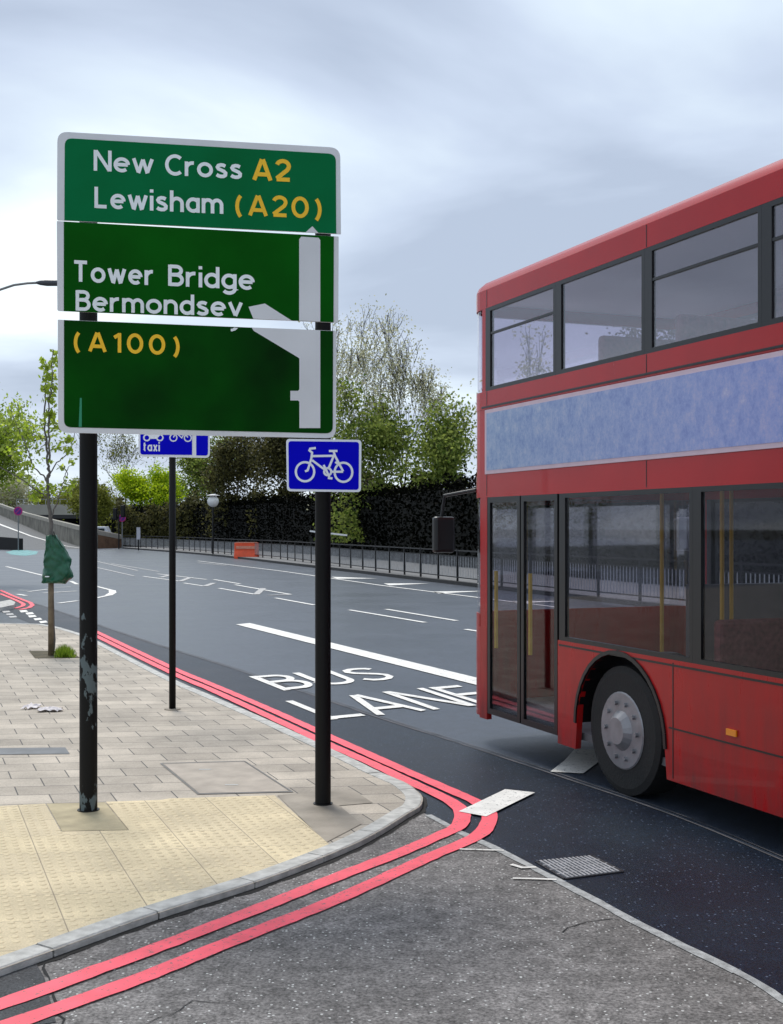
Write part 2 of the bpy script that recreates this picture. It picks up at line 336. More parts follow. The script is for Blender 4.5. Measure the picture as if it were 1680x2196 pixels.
# paving with skewed slab joints
ax_a = Vector((-0.40, 1, 0)).normalized(); ax_b = Vector((1, 0.13, 0)).normalized()
def slabuv(p):
    det = ax_a.x*ax_b.y-ax_a.y*ax_b.x
    a = (p.x*ax_b.y-p.y*ax_b.x)/det; b = (ax_a.x*p.y-ax_a.y*p.x)/det
    return (b, a)
def paving_mat(name, c1, c2, mortar, bw, bh, rough=0.75, tact=False):
    m = bpy.data.materials.new(name); m.use_nodes = True; t = m.node_tree; b = t.nodes['Principled BSDF']; nn = t.nodes; ll = t.links
    uv = nn.new('ShaderNodeUVMap'); tcn = nn.new('ShaderNodeTexCoord')
    br = nn.new('ShaderNodeTexBrick'); br.inputs['Scale'].default_value = 1; br.inputs['Brick Width'].default_value = bw; br.inputs['Row Height'].default_value = bh
    br.inputs['Mortar Size'].default_value = 0.006 if not tact else 0.0035; br.inputs['Mortar Smooth'].default_value = 0.4; br.inputs['Bias'].default_value = 0.0
    br.offset = 0.5 if not tact else 0.0; br.inputs['Color1'].default_value = (*c1, 1); br.inputs['Color2'].default_value = (*c2, 1); br.inputs['Mortar'].default_value = (*mortar, 1)
    wn = nn.new('ShaderNodeTexNoise'); wn.inputs['Scale'].default_value = 2.2
    ll.new(uv.outputs[0], br.inputs['Vector'])
    n = nn.new('ShaderNodeTexNoise'); n.inputs['Scale'].default_value = 1.3; n.inputs['Detail'].default_value = 7; n.inputs['Roughness'].default_value = 0.65; ll.new(tcn.outputs['Object'], n.inputs['Vector'])
    r = nn.new('ShaderNodeMapRange'); r.inputs[1].default_value = 0.3; r.inputs[2].default_value = 0.68; r.inputs[3].default_value = 0.66; r.inputs[4].default_value = 1.12; ll.new(n.outputs['Fac'], r.inputs[0])
    mu = nn.new('ShaderNodeMixRGB'); mu.blend_type = 'MULTIPLY'; mu.inputs[0].default_value = 1; ll.new(br.outputs['Color'], mu.inputs[1]); ll.new(r.outputs[0], mu.inputs[2])
    f = nn.new('ShaderNodeTexNoise'); f.inputs['Scale'].default_value = 90; f.inputs['Detail'].default_value = 4; ll.new(tcn.outputs['Object'], f.inputs['Vector'])
    r3 = nn.new('ShaderNodeMapRange'); r3.inputs[1].default_value = 0.3; r3.inputs[2].default_value = 0.7; r3.inputs[3].default_value = 0.82; r3.inputs[4].default_value = 1.12; ll.new(f.outputs['Fac'], r3.inputs[0])
    m3 = nn.new('ShaderNodeMixRGB'); m3.blend_type = 'MULTIPLY'; m3.inputs[0].default_value = 1; ll.new(mu.outputs[0], m3.inputs[1]); ll.new(r3.outputs[0], m3.inputs[2])
    ll.new(m3.outputs[0], b.inputs['Base Color']); b.inputs['Roughness'].default_value = rough
    inv = nn.new('ShaderNodeMath'); inv.operation = 'SUBTRACT'; inv.inputs[0].default_value = 1; ll.new(br.outputs['Fac'], inv.inputs[1])
    ad_ = nn.new('ShaderNodeMath'); ad_.operation = 'MULTIPLY_ADD'; ll.new(f.outputs['Fac'], ad_.inputs[0]); ad_.inputs[1].default_value = 0.12; ll.new(inv.outputs[0], ad_.inputs[2])
    bp = nn.new('ShaderNodeBump'); bp.inputs['Strength'].default_value = 0.5; bp.inputs['Distance'].default_value = 0.008; ll.new(ad_.outputs[0], bp.inputs['Height']); ll.new(bp.outputs[0], b.inputs['Normal'])
    return m
M['paving'] = paving_mat('concrete_slabs', (0.52, 0.455, 0.375), (0.39, 0.34, 0.28), (0.10, 0.095, 0.09), 0.44, 0.31)
M['tactile'] = paving_mat('buff_tactile', (0.70, 0.58, 0.37), (0.62, 0.515, 0.34), (0.33, 0.27, 0.19), 0.44, 0.44, tact=True)
def with_uv(o, off=(0, 0)):
    me = o.data; uvl = me.uv_layers.new(name='UVMap')
    for lp in me.loops:
        q = slabuv(me.vertices[lp.vertex_index].co); uvl.data[lp.index].uv = (q[0]+off[0], q[1]+off[1])
    return o
pave_pts = kerb_w+[Vector((-30, kerb_w[-1].y, 0)), Vector((-30, 3.0, 0))]
struct(with_uv(flat_poly('pavement', pave_pts, PZ-0.003, M['paving']), (0.1, 0.18)))
# kerb stones: top strip inset from the outer line, face down to the road
kb = MB(); kn = len(kerb_w); KW = 0.125
inner = []
for i, p in enumerate(kerb_w):
    a = (kerb_w[min(i+1, kn-1)]-kerb_w[max(i-1, 0)]).normalized(); nn_ = Vector((-a.y, a.x, 0))
    inner.append(p+nn_*KW)
dist = 0; start = 0
def kstone(i0, i1):
    k = len(kb.v); gp = 0.006
    jz = random.uniform(-0.002, 0.002)
    for i in range(i0, i1+1):
        o_, n_ = kerb_w[i], inner[i]
        if i == i0: dirv = (kerb_w[i+1]-kerb_w[i]).normalized()*gp; o_ = o_+dirv; n_ = n_+dirv
        if i == i1: dirv = (kerb_w[i-1]-kerb_w[i]).normalized()*gp; o_ = o_+dirv; n_ = n_+dirv
        t = (o_-n_).normalized()
        kb.v += [Vector((n_.x, n_.y, PZ-0.03)), Vector((n_.x, n_.y, PZ+0.003+jz)), Vector((*(o_-t*0.014).xy, PZ+0.003+jz)), Vector((*o_.xy, PZ-0.010)), Vector((*o_.xy, -0.03))]
    for i in range(i1-i0):
        for j in range(4): kb.f.append((k+5*i+j, k+5*(i+1)+j, k+5*(i+1)+j+1, k+5*i+j+1))
    kb.f.append(tuple(k+j for j in range(5))); kb.f.append(tuple(k+5*(i1-i0)+j for j in reversed(range(5))))
for i in range(1, kn):
    dist += (kerb_w[i]-kerb_w[i-1]).length
    if dist > (0.62 if kerb_w[i].y < 12 else 0.9) or i == kn-1:
        kstone(start, i); start = i; dist = 0
ko = kb.build('kerb', M['granite']); struct(fixn(ko))

# tactile sheet with real blisters
inner_w = [p for p in inner]
def near_idx(pt): return min(range(kn), key=lambda i: (inner[i]-Vector((pt.x, pt.y, inner[i].z))).length)
i_r = near_idx(G(697, 1809, PZ)); i_l = 0
tp = [G(-260, 1745, PZ), G(0, 1729, PZ), G(97, 1724, PZ)]+[G(131, 1784, PZ), G(277, 1781, PZ), G(227, 1720, PZ)]+[G(345, 1716, PZ), G(362, 1713, PZ), G(589, 1706, PZ)]+[inner[i] for i in range(i_r, i_l-1, -1)]
tact = with_uv(flat_poly('tactile_paving', tp, PZ+0.0015, M['tactile']), (0.13, 0.2)); struct(tact)
def inside(p, poly):
    c = False; n = len(poly); j = n-1
    for i in range(n):
        a, b = poly[i], poly[j]
        if (a[1] > p[1]) != (b[1] > p[1]) and p[0] < (b[0]-a[0])*(p[1]-a[1])/(b[1]-a[1])+a[0]: c = not c
        j = i
    return c
bl = MB(); pit = 0.0735
for i in range(-90, 60):
    for j in range(0, 130):
        b_ = (i+0.5)*pit-0.13; a_ = (j+0.5)*pit-0.2
        p = ax_b*b_+ax_a*a_
        if p.y < 4.6 or p.y > 9.5 or p.x < -3.2: continue
        if not inside((p.x, p.y), tp) or not inside((p.x+0.03, p.y-0.04), tp) or not inside((p.x-0.03, p.y+0.03), tp): continue
        k = len(bl.v); z0 = PZ+0.0015
        for rr_, zz in ((0.020, 0.0), (0.0165, 0.0030), (0.010, 0.0040)):
            for q in range(8):
                t = q*math.pi/4; bl.v.append(Vector((p.x+rr_*math.cos(t), p.y+rr_*math.sin(t), z0+zz)))
        for r_ in range(2):
            for q in range(8): bl.f.append((k+8*r_+q, k+8*r_+(q+1) % 8, k+8*r_+8+(q+1) % 8, k+8*r_+8+q))
        bl.f.append(tuple(k+16+q for q in range(8)))
bo = bl.build('tactile_blisters', mat('blister_concrete', (0.64, 0.53, 0.345), 0.75, noise_amt=0.15, nscale=3), tact, smooth=False)
print('blisters', len(bl.v)//24)

# other slabs and covers set in the paving
struct(flat_poly('post_slab', [G(100, 1724, PZ), G(133, 1783, PZ), G(275, 1780, PZ), G(225, 1721, PZ)], PZ+0.001, mat('stained_slab', (0.50, 0.42, 0.26), 0.75, noise_amt=0.4, nscale=5, bump=0.3, detail=7)))
dark_slab = mat('damp_slab', (0.37, 0.32, 0.26), 0.7, col2=(0.19, 0.165, 0.13), nscale=3.5, bump=0.3, detail=8)
struct(flat_poly('damp_slabs', [G(595, 1706, PZ), G(700, 1807, PZ), G(776, 1767, PZ), G(728, 1728, PZ), G(800, 1722, PZ), G(758, 1695, PZ), G(660, 1700, PZ)], PZ+0.001, dark_slab))
cvm = mat('cover_concrete', (0.47, 0.41, 0.345), 0.8, noise_amt=0.3, nscale=5, bump=0.3, detail=8)
cov = thing('access_cover', 'large rectangular concrete-filled cover set flush in the paving beside the second post', 'cover', G(470, 1668, PZ))
cq = [G(343, 1637, PZ), G(526, 1632, PZ), G(630, 1699, PZ), G(424, 1704, PZ)]
def shrink(q, s):
    c = sum(q, Vector())/len(q); return [c+(p-c)*s for p in q]
def toloc(q, o): return [p-Vector(o.location) for p in q]
c0 = toloc(cq, cov); c1 = toloc(shrink(cq, 0.955), cov); c2_ = toloc(shrink(cq, 0.94), cov)
fb = MB()
for i in range(4):
    j = (i+1) % 4; fb.quad(*[Vector((p.x, p.y, 0.002)) for p in (c0[i], c0[j], c1[j], c1[i])])
fb.build('frame', mat('cover_frame', (0.20, 0.19, 0.18), 0.6, noise_amt=0.3), cov)
MB().add([Vector((p.x, p.y, 0.0015)) for p in c2_], [(0, 1, 2, 3)]).build('lid', cvm, cov)
for u, v in ((440, 1651), (497, 1684)):
    p = G(u, v, PZ)-Vector(cov.location); MB().box(p.x-0.05, p.x+0.05, p.y-0.012, p.y+0.012, 0.0025, 0.004).build('lifting_slot', mat('slot_metal', (0.55, 0.55, 0.52), 0.4, noise_amt=0.2), cov)
gut = MB(); gp_ = [p for p in kerb_w if p.y < 11.5 and p.x > -3.2]
gl2 = []
for i, p in enumerate(gp_):
    a = (gp_[min(i+1, len(gp_)-1)]-gp_[max(i-1, 0)]).normalized(); gl2.append(p-Vector((-a.y, a.x, 0))*0.012)
ribbon(gut, gl2, 0.05, 0.0078, wob=0.012)
struct(gut.build('gutter_shadow', mat('gutter_shadow', (0.018, 0.017, 0.016), 0.9, noise_amt=0.4, nscale=20)))  # dark strip at the kerb foot: the thin kerb shadow put into colour
ck = MB(); rnd = random.Random(77)
def crack(pts, wd):
    q = []
    for (a, b) in zip(pts, pts[1:]):
        a, b = G(*a), G(*b); m = max(3, int((b-a).length/.05))
        for i in range(m): p = a.lerp(b, i/m); q.append(p+Vector((rnd.gauss(0, .008), rnd.gauss(0, .012), 0)))
    ribbon(ck, q, wd, 0.0072, wob=wd*.35)
crack([z2(800, 1095), z2(880, 1062), z2(960, 1048), z2(1085, 1050)], .006)
crack([z2(1085, 1050), z2(1180, 1100), z2(1280, 1155)], .008)
crack([(95, 2045), (100, 2090), (120, 2140), (128, 2230)], .010)
crack([(320, 2196), (420, 2150), (540, 2160)], .004)
struct(ck.build('road_cracks', mat('crack_dark', (0.02, 0.02, 0.02), 0.95, noise_amt=.2)))
struct(flat_poly('tar_patch', [G(-80, 2105), G(0, 2082), G(70, 2058), G(95, 2100), G(120, 2196), G(-80, 2230)], 0.008, M['patch']))
struct(flat_poly('dark_slab_strip', [G(-40, 1605, PZ), G(140, 1603, PZ), G(150, 1617, PZ), G(-40, 1619, PZ)], PZ+0.001, mat('grey_slab', (0.2, 0.21, 0.22), 0.8, noise_amt=0.3, nscale=6)))

# ------------------------------------------------------------------ red lines and road markings
A_ = [(200, 1353), (363, 1431), (455, 1470), (580, 1524), (709, 1583), (773, 1612), (880, 1660), (996, 1711), (1030, 1728), (1049, 1748), (1047, 1770), (1020, 1799), (935, 1836), (773, 1911), (682, 1950), (487, 2028), (292, 2107), (97, 2177), (-60, 2232)]
B_ = [(200, 1362), (363, 1442), (455, 1482), (580, 1540), (709, 1601), (784, 1634), (881, 1680), (951, 1713), (982, 1733), (993, 1752), (982, 1777), (955, 1790), (881, 1823), (819, 1848), (700, 1894), (585, 1941), (341, 2036), (97, 2126), (0, 2160), (-80, 2188)]
rl = MB()
pa = smooth_line([G(*p) for p in A_], 0.08); pb = smooth_line([G(*p) for p in B_], 0.08)
ribbon(rl, pa, 0.112, 0.0125, wob=0.004); ribbon(rl, pb, 0.112, 0.0125, wob=0.004)
struct(rl.build('red_lines', M['red_line']))

wl = MB(); fl = MB(); lay = [0.009]
def gpoly(mb, pts, z=None):
    z = z if z is not None else 0.009
    mb.add([Vector((*G(u, v).xy, z)) for u, v in pts], [tuple(range(len(pts)))])
def gline(mb, pts, wd, z=0.009): ribbon(mb, [G(u, v) for u, v in pts], wd, z)
gpoly(wl, [(506, 1340), (536, 1337), (1202, 1498), (1164, 1506)])                    # long lane line
gpoly(wl, [(984, 1745), (1084, 1697), (1148, 1704), (1043, 1756)], 0.016)            # block at the junction
gpoly(wl, [z2(835, 230), z2(935, 225), z2(965, 255), z2(985, 297), z2(872, 295)])
gpoly(wl, [z2(850, 370), z2(980, 368), z2(940, 425), z2(885, 465), z2(755, 458), z2(810, 415)])
for y in (313, 330, 345, 358): gline(wl, [z2(958, y), z2(984, y)], 0.03)
gline(wl, [(986, 1825), (1081, 1828)], 0.02, 0.0125); gline(wl, [(1100, 1888), (1150, 1889), (1194, 1891)], 0.024, 0.0125)
gline(wl, [(1097, 1858), (1120, 1865), (1151, 1864)], 0.03, 0.0125)
gpoly(wl, [z2(1200, 118), z2(1395, 192), z2(1470, 188), z2(1680, 226), z2(1760, 240), z2(1760, 222), z2(1540, 180), z2(1600, 172), z2(1290, 122)])
for a, b in ((z3(545, 65), z3(845, 115)), (z3(690, 62), z3(970, 108)), (z3(1005, 142), z3(1475, 215)), (z3(1130, 138), z3(1585, 210)),
             (z2(1190, 10), z2(1760, 109)), (z2(1280, 5), z2(1760, 77)), (zb(560, 900), zb(680, 918)), (zb(760, 930), zb(970, 965)), (zb(1080, 985), zb(1300, 1025)),
             (zb(850, 910), zb(1165, 965)), (zb(730, 880), zb(880, 905)), (zb(410, 848), zb(690, 880)), (zb(330, 862), zb(540, 890))):
    gline(wl, [a, b], 0.12)
for a, b in ((zb(60, 775), zb(300, 830)), (zb(60, 810), zb(280, 860)), (zb(150, 790), zb(420, 835))):
    gline(fl, [a, b], 0.12)
for a, b in ((zb(970, 965), zb(1010, 930)), (zb(680, 918), zb(730, 900)), (zb(540, 890), zb(600, 868)), (zb(1165, 965), zb(1040, 970)), (zb(430, 868), zb(500, 850))):
    gline(fl, [a, b], 0.2, 0.0105)
gline(wl, [(424, 1203), (600, 1224.5), (819, 1256), (1090, 1290), (1357, 1322.5), (1760, 1374)], 0.13)
for (x0, y0), (x1, y1) in (((120, 312), (280, 315)), ((300, 335), (460, 332)), ((470, 363), (660, 358)), ((740, 397), (935, 393)), ((1080, 440), (1320, 440)), ((1600, 497), (1780, 494))):
    a, b = z5(x0, y0-4), z5(x1, y1-1); c = z5(x0+20, y0+3)
    gpoly(wl, [a, b, c])
gline(fl, [zb(640, 785), zb(800, 800)], 0.15); gline(fl, [zb(430, 810), zb(480, 808)], 0.2)
# far box marking and far text on the left
for pts in ([(60, 655), (430, 745)], [(700, 800), (765, 832)], [(945, 850), (1110, 892)], [(1110, 892), (1118, 915), (1075, 942)], [(1075, 942), (945, 970)], [(580, 1020), (770, 995)],
            [(180, 890), (280, 893)], [(280, 905), (480, 880)], [(430, 918), (760, 898)], [(470, 865), (700, 858)], [(170, 930), (260, 945)]):
    gline(wl, [zs(*p) for p in pts], 0.14 if len(pts) == 2 else 0.22, 0.0095)
for x, y in ((190, 1093), (250, 1115), (275, 1143), (330, 1172), (385, 1200)):
    gpoly(wl, [zs(x, y), zs(x+70, y-6), zs(x+90, y+12), zs(x+18, y+20)])
for x, y in ((60, 1100), (95, 1125), (125, 1150)): gpoly(fl, [zs(x-40, y), zs(x+30, y-6), zs(x+45, y+10), zs(x-25, y+16)])
gline(wl, [(42, 1133), (42, 1133.01)], 0.01) if False else None
struct(wl.build('road_markings', M['white_line'])); struct(fl.build('faded_markings', M['faded_line']))
dl = MB(); ribbon(dl, [G(*p) for p in (zs(0, 890), zs(120, 945), zs(220, 985), zs(300, 1015), zs(322, 1040), zs(290, 1065), zs(200, 1085))], 0.11, 0.0125)
ribbon(dl, [G(*p) for p in (zs(0, 925), zs(110, 970), zs(190, 1005), zs(235, 1030), zs(225, 1050), zs(150, 1072))], 0.11, 0.0125)
struct(dl.build('red_lines_far_corner', M['red_line']))
struct(flat_poly('teal_road_patch', [G(12, 1184), G(30, 1180), G(60, 1180), G(82, 1183), G(78, 1189), G(55, 1192), G(25, 1190)], 0.006, M['teal']))
ik = [G(-200, 1290, 0.1), G(0, 1290, 0.1), G(22, 1286, 0.1), G(33, 1291, 0.1), G(30, 1297, 0.1), G(0, 1303, 0.1), G(-200, 1330, 0.1)]
isl = MB().prism([(p.x, p.y) for p in reversed(ik)], -0.05, 0.1); struct(fixn(isl.build('far_pavement', M['granite'])))

# ------------------------------------------------------------------ stroke lettering
def arc(cx, cy, rx, ry, a0, a1, n=14): return [(cx+rx*math.cos(R(a0+(a1-a0)*i/n)), cy+ry*math.sin(R(a0+(a1-a0)*i/n))) for i in range(n+1)]
xh = .70
GL = {
 'N': (.58, [[(0, 0), (0, 1)], [(.02, .97), (.56, .03)], [(.58, 0), (.58, 1)]]),
 'e': (.52, [[(0.03, .36), (.50, .36)], arc(.26, .35, .26, .28, 2, 312, 20)]),
 'w': (.74, [[(0, .70), (.19, .04)], [(.19, .0), (.37, .66)], [(.37, .66), (.55, .0)], [(.55, .04), (.74, .70)]]),
 'C': (.62, [arc(.36, .5, .36, .43, 48, 312, 24)]),
 'r': (.30, [[(0, 0), (0, .70)], arc(.28, .36, .28, .28, 175, 82, 8)]),
 'o': (.54, [arc(.27, .35, .27, .28, 0, 360, 24)]),
 's': (.40, [[(.38, .57), (.28, .62), (.18, .625), (.08, .59), (.035, .51), (.08, .43), (.2, .375), (.32, .32), (.39, .24), (.38, .14), (.3, .08), (.18, .07), (.08, .095), (.0, .15)]]),
 'A': (.64, [[(0, 0), (.30, .97)], [(.34, .97), (.64, 0)], [(.11, .27), (.53, .27)]]),
 '2': (.50, [arc(.25, .70, .235, .235, 165, -20, 14)+[(.42, .52), (.0, .11)], [(0, .075), (.52, .075)]]),
 'L': (.46, [[(0, 0), (0, 1)], [(0, .075), (.46, .075)]]),
 'i': (.0, [[(0, 0), (0, .70)], [(0, .85), (0, 1.0)]]),
 'h': (.46, [[(0, 0), (0, 1)], arc(.23, .38, .23, .25, 178, 0, 12)+[(.46, 0)]]),
 'a': (.46, [[(.46, .70), (.46, 0)], arc(.25, .35, .25, .28, 40, 320, 18)]),
 'm': (.80, [[(0, 0), (0, .70)], arc(.2, .40, .2, .23, 178, 0, 12)+[(.40, 0)], arc(.6, .40, .2, .23, 178, 0, 12)+[(.80, 0)]]),
 'n': (.46, [[(0, 0), (0, .70)], arc(.23, .38, .23, .25, 178, 0, 12)+[(.46, 0)]]),
 '(': (.22, [arc(.42, .42, .42, .68, 132, 228, 14)]),
 ')': (.22, [arc(-.20, .42, .42, .68, 48, -48, 14)]),
 '0': (.54, [arc(.27, .5, .27, .43, 0, 360, 28)]),
 '1': (.22, [[(.22, 0), (.22, 1)], [(.19, .90), (.0, .76)]]),
 'T': (.62, [[(0, .925), (.62, .925)], [(.31, .9), (.31, 0)]]),
 'B': (.50, [[(0, 0), (0, 1)], [(0, .925), (.26, .925)]+arc(.26, .735, .2, .19, 80, -80, 10)+[(0, .53)], [(.0, .53), (.28, .53)]+arc(.28, .30, .22, .225, 80, -80, 10)+[(0, .075)]]),
 'd': (.48, [[(.48, 1), (.48, 0)], arc(.25, .35, .25, .28, 35, 325, 18)]),
 'g': (.48, [[(.48, .70), (.48, .0)]+arc(.24, 0.0, .24, .20, 0, -150, 12), arc(.25, .35, .25, .28, 35, 325, 18)]),
 'y': (.50, [[(.0, .70), (.25, .06)], [(.50, .70), (.25, .03)]]),
 't': (.28, [[(.09, .92), (.09, .18)]+arc(.2, .18, .11, .11, 180, 280, 6), [(-.04, .65), (.28, .65)]]),
 'x': (.42, [[(0, 0), (.42, .70)], [(0, .70), (.42, 0)]]),
 'U': (.52, [[(0, 1), (0, .28)]+arc(.26, .28, .26, .2, 180, 360, 14)+[(.52, 1)]]),
 'S': (.50, [[(.48, .82), (.42, .89), (.3, .93), (.17, .92), (.06, .85), (.03, .73), (.1, .62), (.25, .54), (.4, .45), (.49, .35), (.49, .2), (.4, .1), (.26, .065), (.12, .09), (.0, .2)]]),
 'E': (.46, [[(0, 0), (0, 1)], [(0, .93), (.44, .93)], [(0, .52), (.38, .52)], [(0, .07), (.46, .07)]]),
 'Q': (.0, []),
}
def stroke(poly, wd):
    """centre line -> outline quads (2D), mitred"""
    n = len(poly); Lp = []; closed = n > 3 and math.hypot(poly[0][0]-poly[-1][0], poly[0][1]-poly[-1][1]) < 1e-4
    for i in range(n):
        p = Vector(poly[i]); a = p-Vector(poly[i-1]) if i else (Vector(poly[1])-p if not closed else p-Vector(poly[-2])); b = Vector(poly[i+1])-p if i < n-1 else (a if not closed else Vector(poly[1])-p)
        a = a.normalized(); b = b.normalized(); t = (a+b).normalized() if (a+b).length > 1e-6 else a
        nn_ = Vector((-t.y, t.x)); c = max(0.45, nn_.dot(Vector((-a.y, a.x)))); Lp.append((p+nn_*wd/2/c, p-nn_*wd/2/c))
    return [(Lp[i][0], Lp[i][1], Lp[i+1][1], Lp[i+1][0]) for i in range(n-1)]
def lay_text(s, total, wd, space=.36, track=.09):
    """returns list of (stroke layer, quad) in em units scaled to total width"""
    adv = []; x = 0; items = []
    gaps = 0
    for i, ch in enumerate(s):
        if ch != ' ': gaps += 1
    trk = track; n_l = sum(ch != ' ' for ch in s); n_s = len(s)-n_l
    wsum = sum(GL[ch][0] for ch in s if ch != ' ')
    kx = (total-wd*n_l-trk*(len(s)-1)-space*n_s)/wsum
    if kx > 1.22: trk += (kx-1.22)*wsum/max(1, len(s)-1); kx = 1.22
    x = wd/2
    for ch in s:
        if ch == ' ': x += space+trk; continue
        wch, sts = GL[ch]
        for k, stp in enumerate(sts):
            for q in stroke([(px*kx+x, py) for px, py in stp], wd): items.append((k, q))
        x += wch*kx+wd+trk
    return items
def map_text(mb, items, fn, zfn):
    for k, q in items:
        vs = [zfn(fn(p.x, p.y), k) for p in q]
        mb.add(vs, [(0, 1, 2, 3)])

# road lettering
rt = MB()
def road_word(word, TL, BL, BR, TR, wd):
    a, b, c, d = G(*TL), G(*BL), G(*BR), G(*TR)
    tot = {'BUS': 2.0, 'LANE': 2.75}[word]
    def fn(s, t): s /= tot; return (b*(1-s)+c*s)*(1-t)+(a*(1-s)+d*s)*t
    map_text(rt, lay_text(word, tot, wd), fn, lambda p, k: Vector((p.x, p.y, 0.0090+0.0012*k)))
road_word('BUS', z3(145, 330), z3(285, 386), z3(745, 338), z3(625, 292), 0.115)
road_word('LANE', z3(290, 428), z3(470, 502), z3(1208, 430), z3(985, 362), 0.105)
struct(rt.build('road_lettering', M['white_line']))

# ------------------------------------------------------------------ drain grate
dg = thing('drain_grate', 'dark metal drain grate with slanted bars beside the pale stone joint', 'drain', G(1245, 1862))
q = toloc([G(1150, 1851), G(1271, 1839), G(1336, 1872), G(1211, 1888)], dg)
MB().add([Vector((p.x, p.y, 0.003)) for p in shrink(q, 0.98)], [(0, 3, 2, 1)]).build('sump', mat('drain_dark', (0.002, 0.002, 0.003), 0.9, noise_amt=0.2), dg)
dm = mat('grate_iron', (0.42, 0.42, 0.44), 0.5, metal=0.0, noise_amt=0.4, nscale=20)
b_ = MB()
for i in range(4): j = (i+1) % 4; b_.bar((q[i].x, q[i].y, 0.006), (q[j].x, q[j].y, 0.006), 0.016, 0.01)
b_.build('frame', mat('grate_frame_iron', (0.05, 0.05, 0.06), 0.5, metal=0.5, noise_amt=0.3), dg)
b_ = MB()
for i in range(1, 14):
    s = i/14; a = q[0].lerp(q[1], s); c = q[3].lerp(q[2], s); b_.bar((a.x, a.y, 0.009), (c.x, c.y, 0.009), 0.013, 0.012)
for i in (1, 2, 3):
    s = i/4; a = q[0].lerp(q[3], s); c = q[1].lerp(q[2], s); b_.bar((a.x, a.y, 0.007), (c.x, c.y, 0.007), 0.012, 0.010)
b_.build('bars', dm, dg)

# ------------------------------------------------------------------ signs on the two near posts
D1 = 7.94                                        # depth of the big sign
X0 = (428-CX)/F*D1; SL = math.tan(R(3.2))
def S(u, v, off=0.0):                            # photo point on the sign face
    k = (u-CX)/F; d = (D1-X0*SL)/(1-k*SL)-off
    return P(u, v, d)
def zq(x, y): return ((100+x/2.2105)*.9096, (280+y/2.2105)*.9096)
NF = Vector((SL, -1, 0)).normalized()
def SZ(x, y, off=0.0): return S(*zq(x, y), 0)+NF*off
def rounded(poly, rads, n=6):
    out = []; m = len(poly)
    for i in range(m):
        p = Vector(poly[i]); a = (Vector(poly[i-1])-p).normalized(); b = (Vector(poly[(i+1) % m])-p).normalized(); r = rads[i]
        if r <= 0: out.append(tuple(p)); continue
        for j in range(n+1):
            t = j/n; q = p+a*r*(1-t)**2+b*r*t**2; out.append(tuple(q))
    return out
def signbase(u, v): return Vector((*S(u, v).xy, PZ))
def signmat(name, col, rough=0.35, spec=0.5, var=0.12):
    return mat(name, col, rough, spec=spec, noise_amt=var, nscale=2.5)
mb_white = signmat('sign_border_white', (0.74, 0.74, 0.75), 0.45)
mb_g1 = mat('sign_green_light', (0.001, 0.17, 0.055), 0.55, spec=0.06, col2=(0.001, 0.13, 0.036), nscale=1.5)  # sign green in three tones; shading from panel tilt put into the colour
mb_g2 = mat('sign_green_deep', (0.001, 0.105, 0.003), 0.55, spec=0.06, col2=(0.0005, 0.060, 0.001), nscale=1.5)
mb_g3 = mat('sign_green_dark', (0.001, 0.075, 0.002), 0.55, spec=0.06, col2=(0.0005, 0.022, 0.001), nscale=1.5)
mb_txt = signmat('sign_lettering_white', (0.88, 0.92, 0.92), 0.45)
mb_yel = signmat('sign_lettering_amber', (1.0, 0.56, 0.0), 0.45)

DS = thing('direction_sign', 'big green direction sign on two black posts, listing New Cross and Tower Bridge', 'road sign', signbase(428, 1700))
def loc3(pts, o): return [p-Vector(o.location) for p in pts]
def plate(name, poly, m, parent, off, th, label=None):
    pts = loc3([SZ(x, y, off) for x, y in poly], DS)
    o = MB().slab(list(reversed(pts)), -NF*th).build(name, m, parent); fixn(o)
    if label: o['label'] = label
    return o
P1 = rounded([(78, 65), (1553, 150), (1557, 600), (76, 527)], [55, 55, 6, 6])
P2 = rounded([(75, 532), (1545, 613), (1543, 1062), (78, 1000)], [4, 4, 8, 8])
P3 = rounded([(80, 1046), (1535, 1105), (1530, 1665), (82, 1635)], [4, 4, 50, 50])
G1 = rounded([(117, 100), (1530, 183), (1532, 598), (115, 528.5)], [40, 40, 0, 0])
G2 = rounded([(112, 535), (1520, 612.5), (1518, 1060), (112, 1002.5)], [0, 0, 0, 0])
G3 = rounded([(113, 1049), (1516, 1106), (1514, 1640), (113, 1607)], [0, 0, 38, 38])
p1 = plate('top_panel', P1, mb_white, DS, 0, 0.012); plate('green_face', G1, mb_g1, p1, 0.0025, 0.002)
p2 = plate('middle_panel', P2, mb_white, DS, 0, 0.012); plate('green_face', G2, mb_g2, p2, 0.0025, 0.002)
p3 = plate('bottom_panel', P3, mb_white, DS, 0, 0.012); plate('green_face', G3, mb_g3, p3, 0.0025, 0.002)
def szpoly(mb, poly, off, parent): mb.add(list(reversed(loc3([SZ(x, y, off) for x, y in poly], DS))), [tuple(range(len(poly)))])
a1 = MB(); szpoly(a1, [(1372, 592), (1408, 560), (1440, 596)], 0.004, p1); a1.build('arrow_tip', mb_white, p1)
a1 = MB(); szpoly(a1, [(1350, 614), (1440, 620), (1449, 632), (1449, 1057), (1339, 1052), (1339, 628)], 0.004, p2)
szpoly(a1, [(1075, 980), (1160, 963), (1300, 1052), (1100, 1042)], 0.004, p2); a1.build('arrow', mb_white, p2)
a1 = MB(); szpoly(a1, [(1092, 1089), (1449, 1103), (1449, 1612), (1340, 1612), (1340, 1475), (1333, 1468), (1293, 1468), (1293, 1418), (1333, 1418), (1340, 1410), (1340, 1250), (1332, 1243), (1102, 1105)], 0.004, p3)
ao = a1.build('arrow', mb_white, p3)
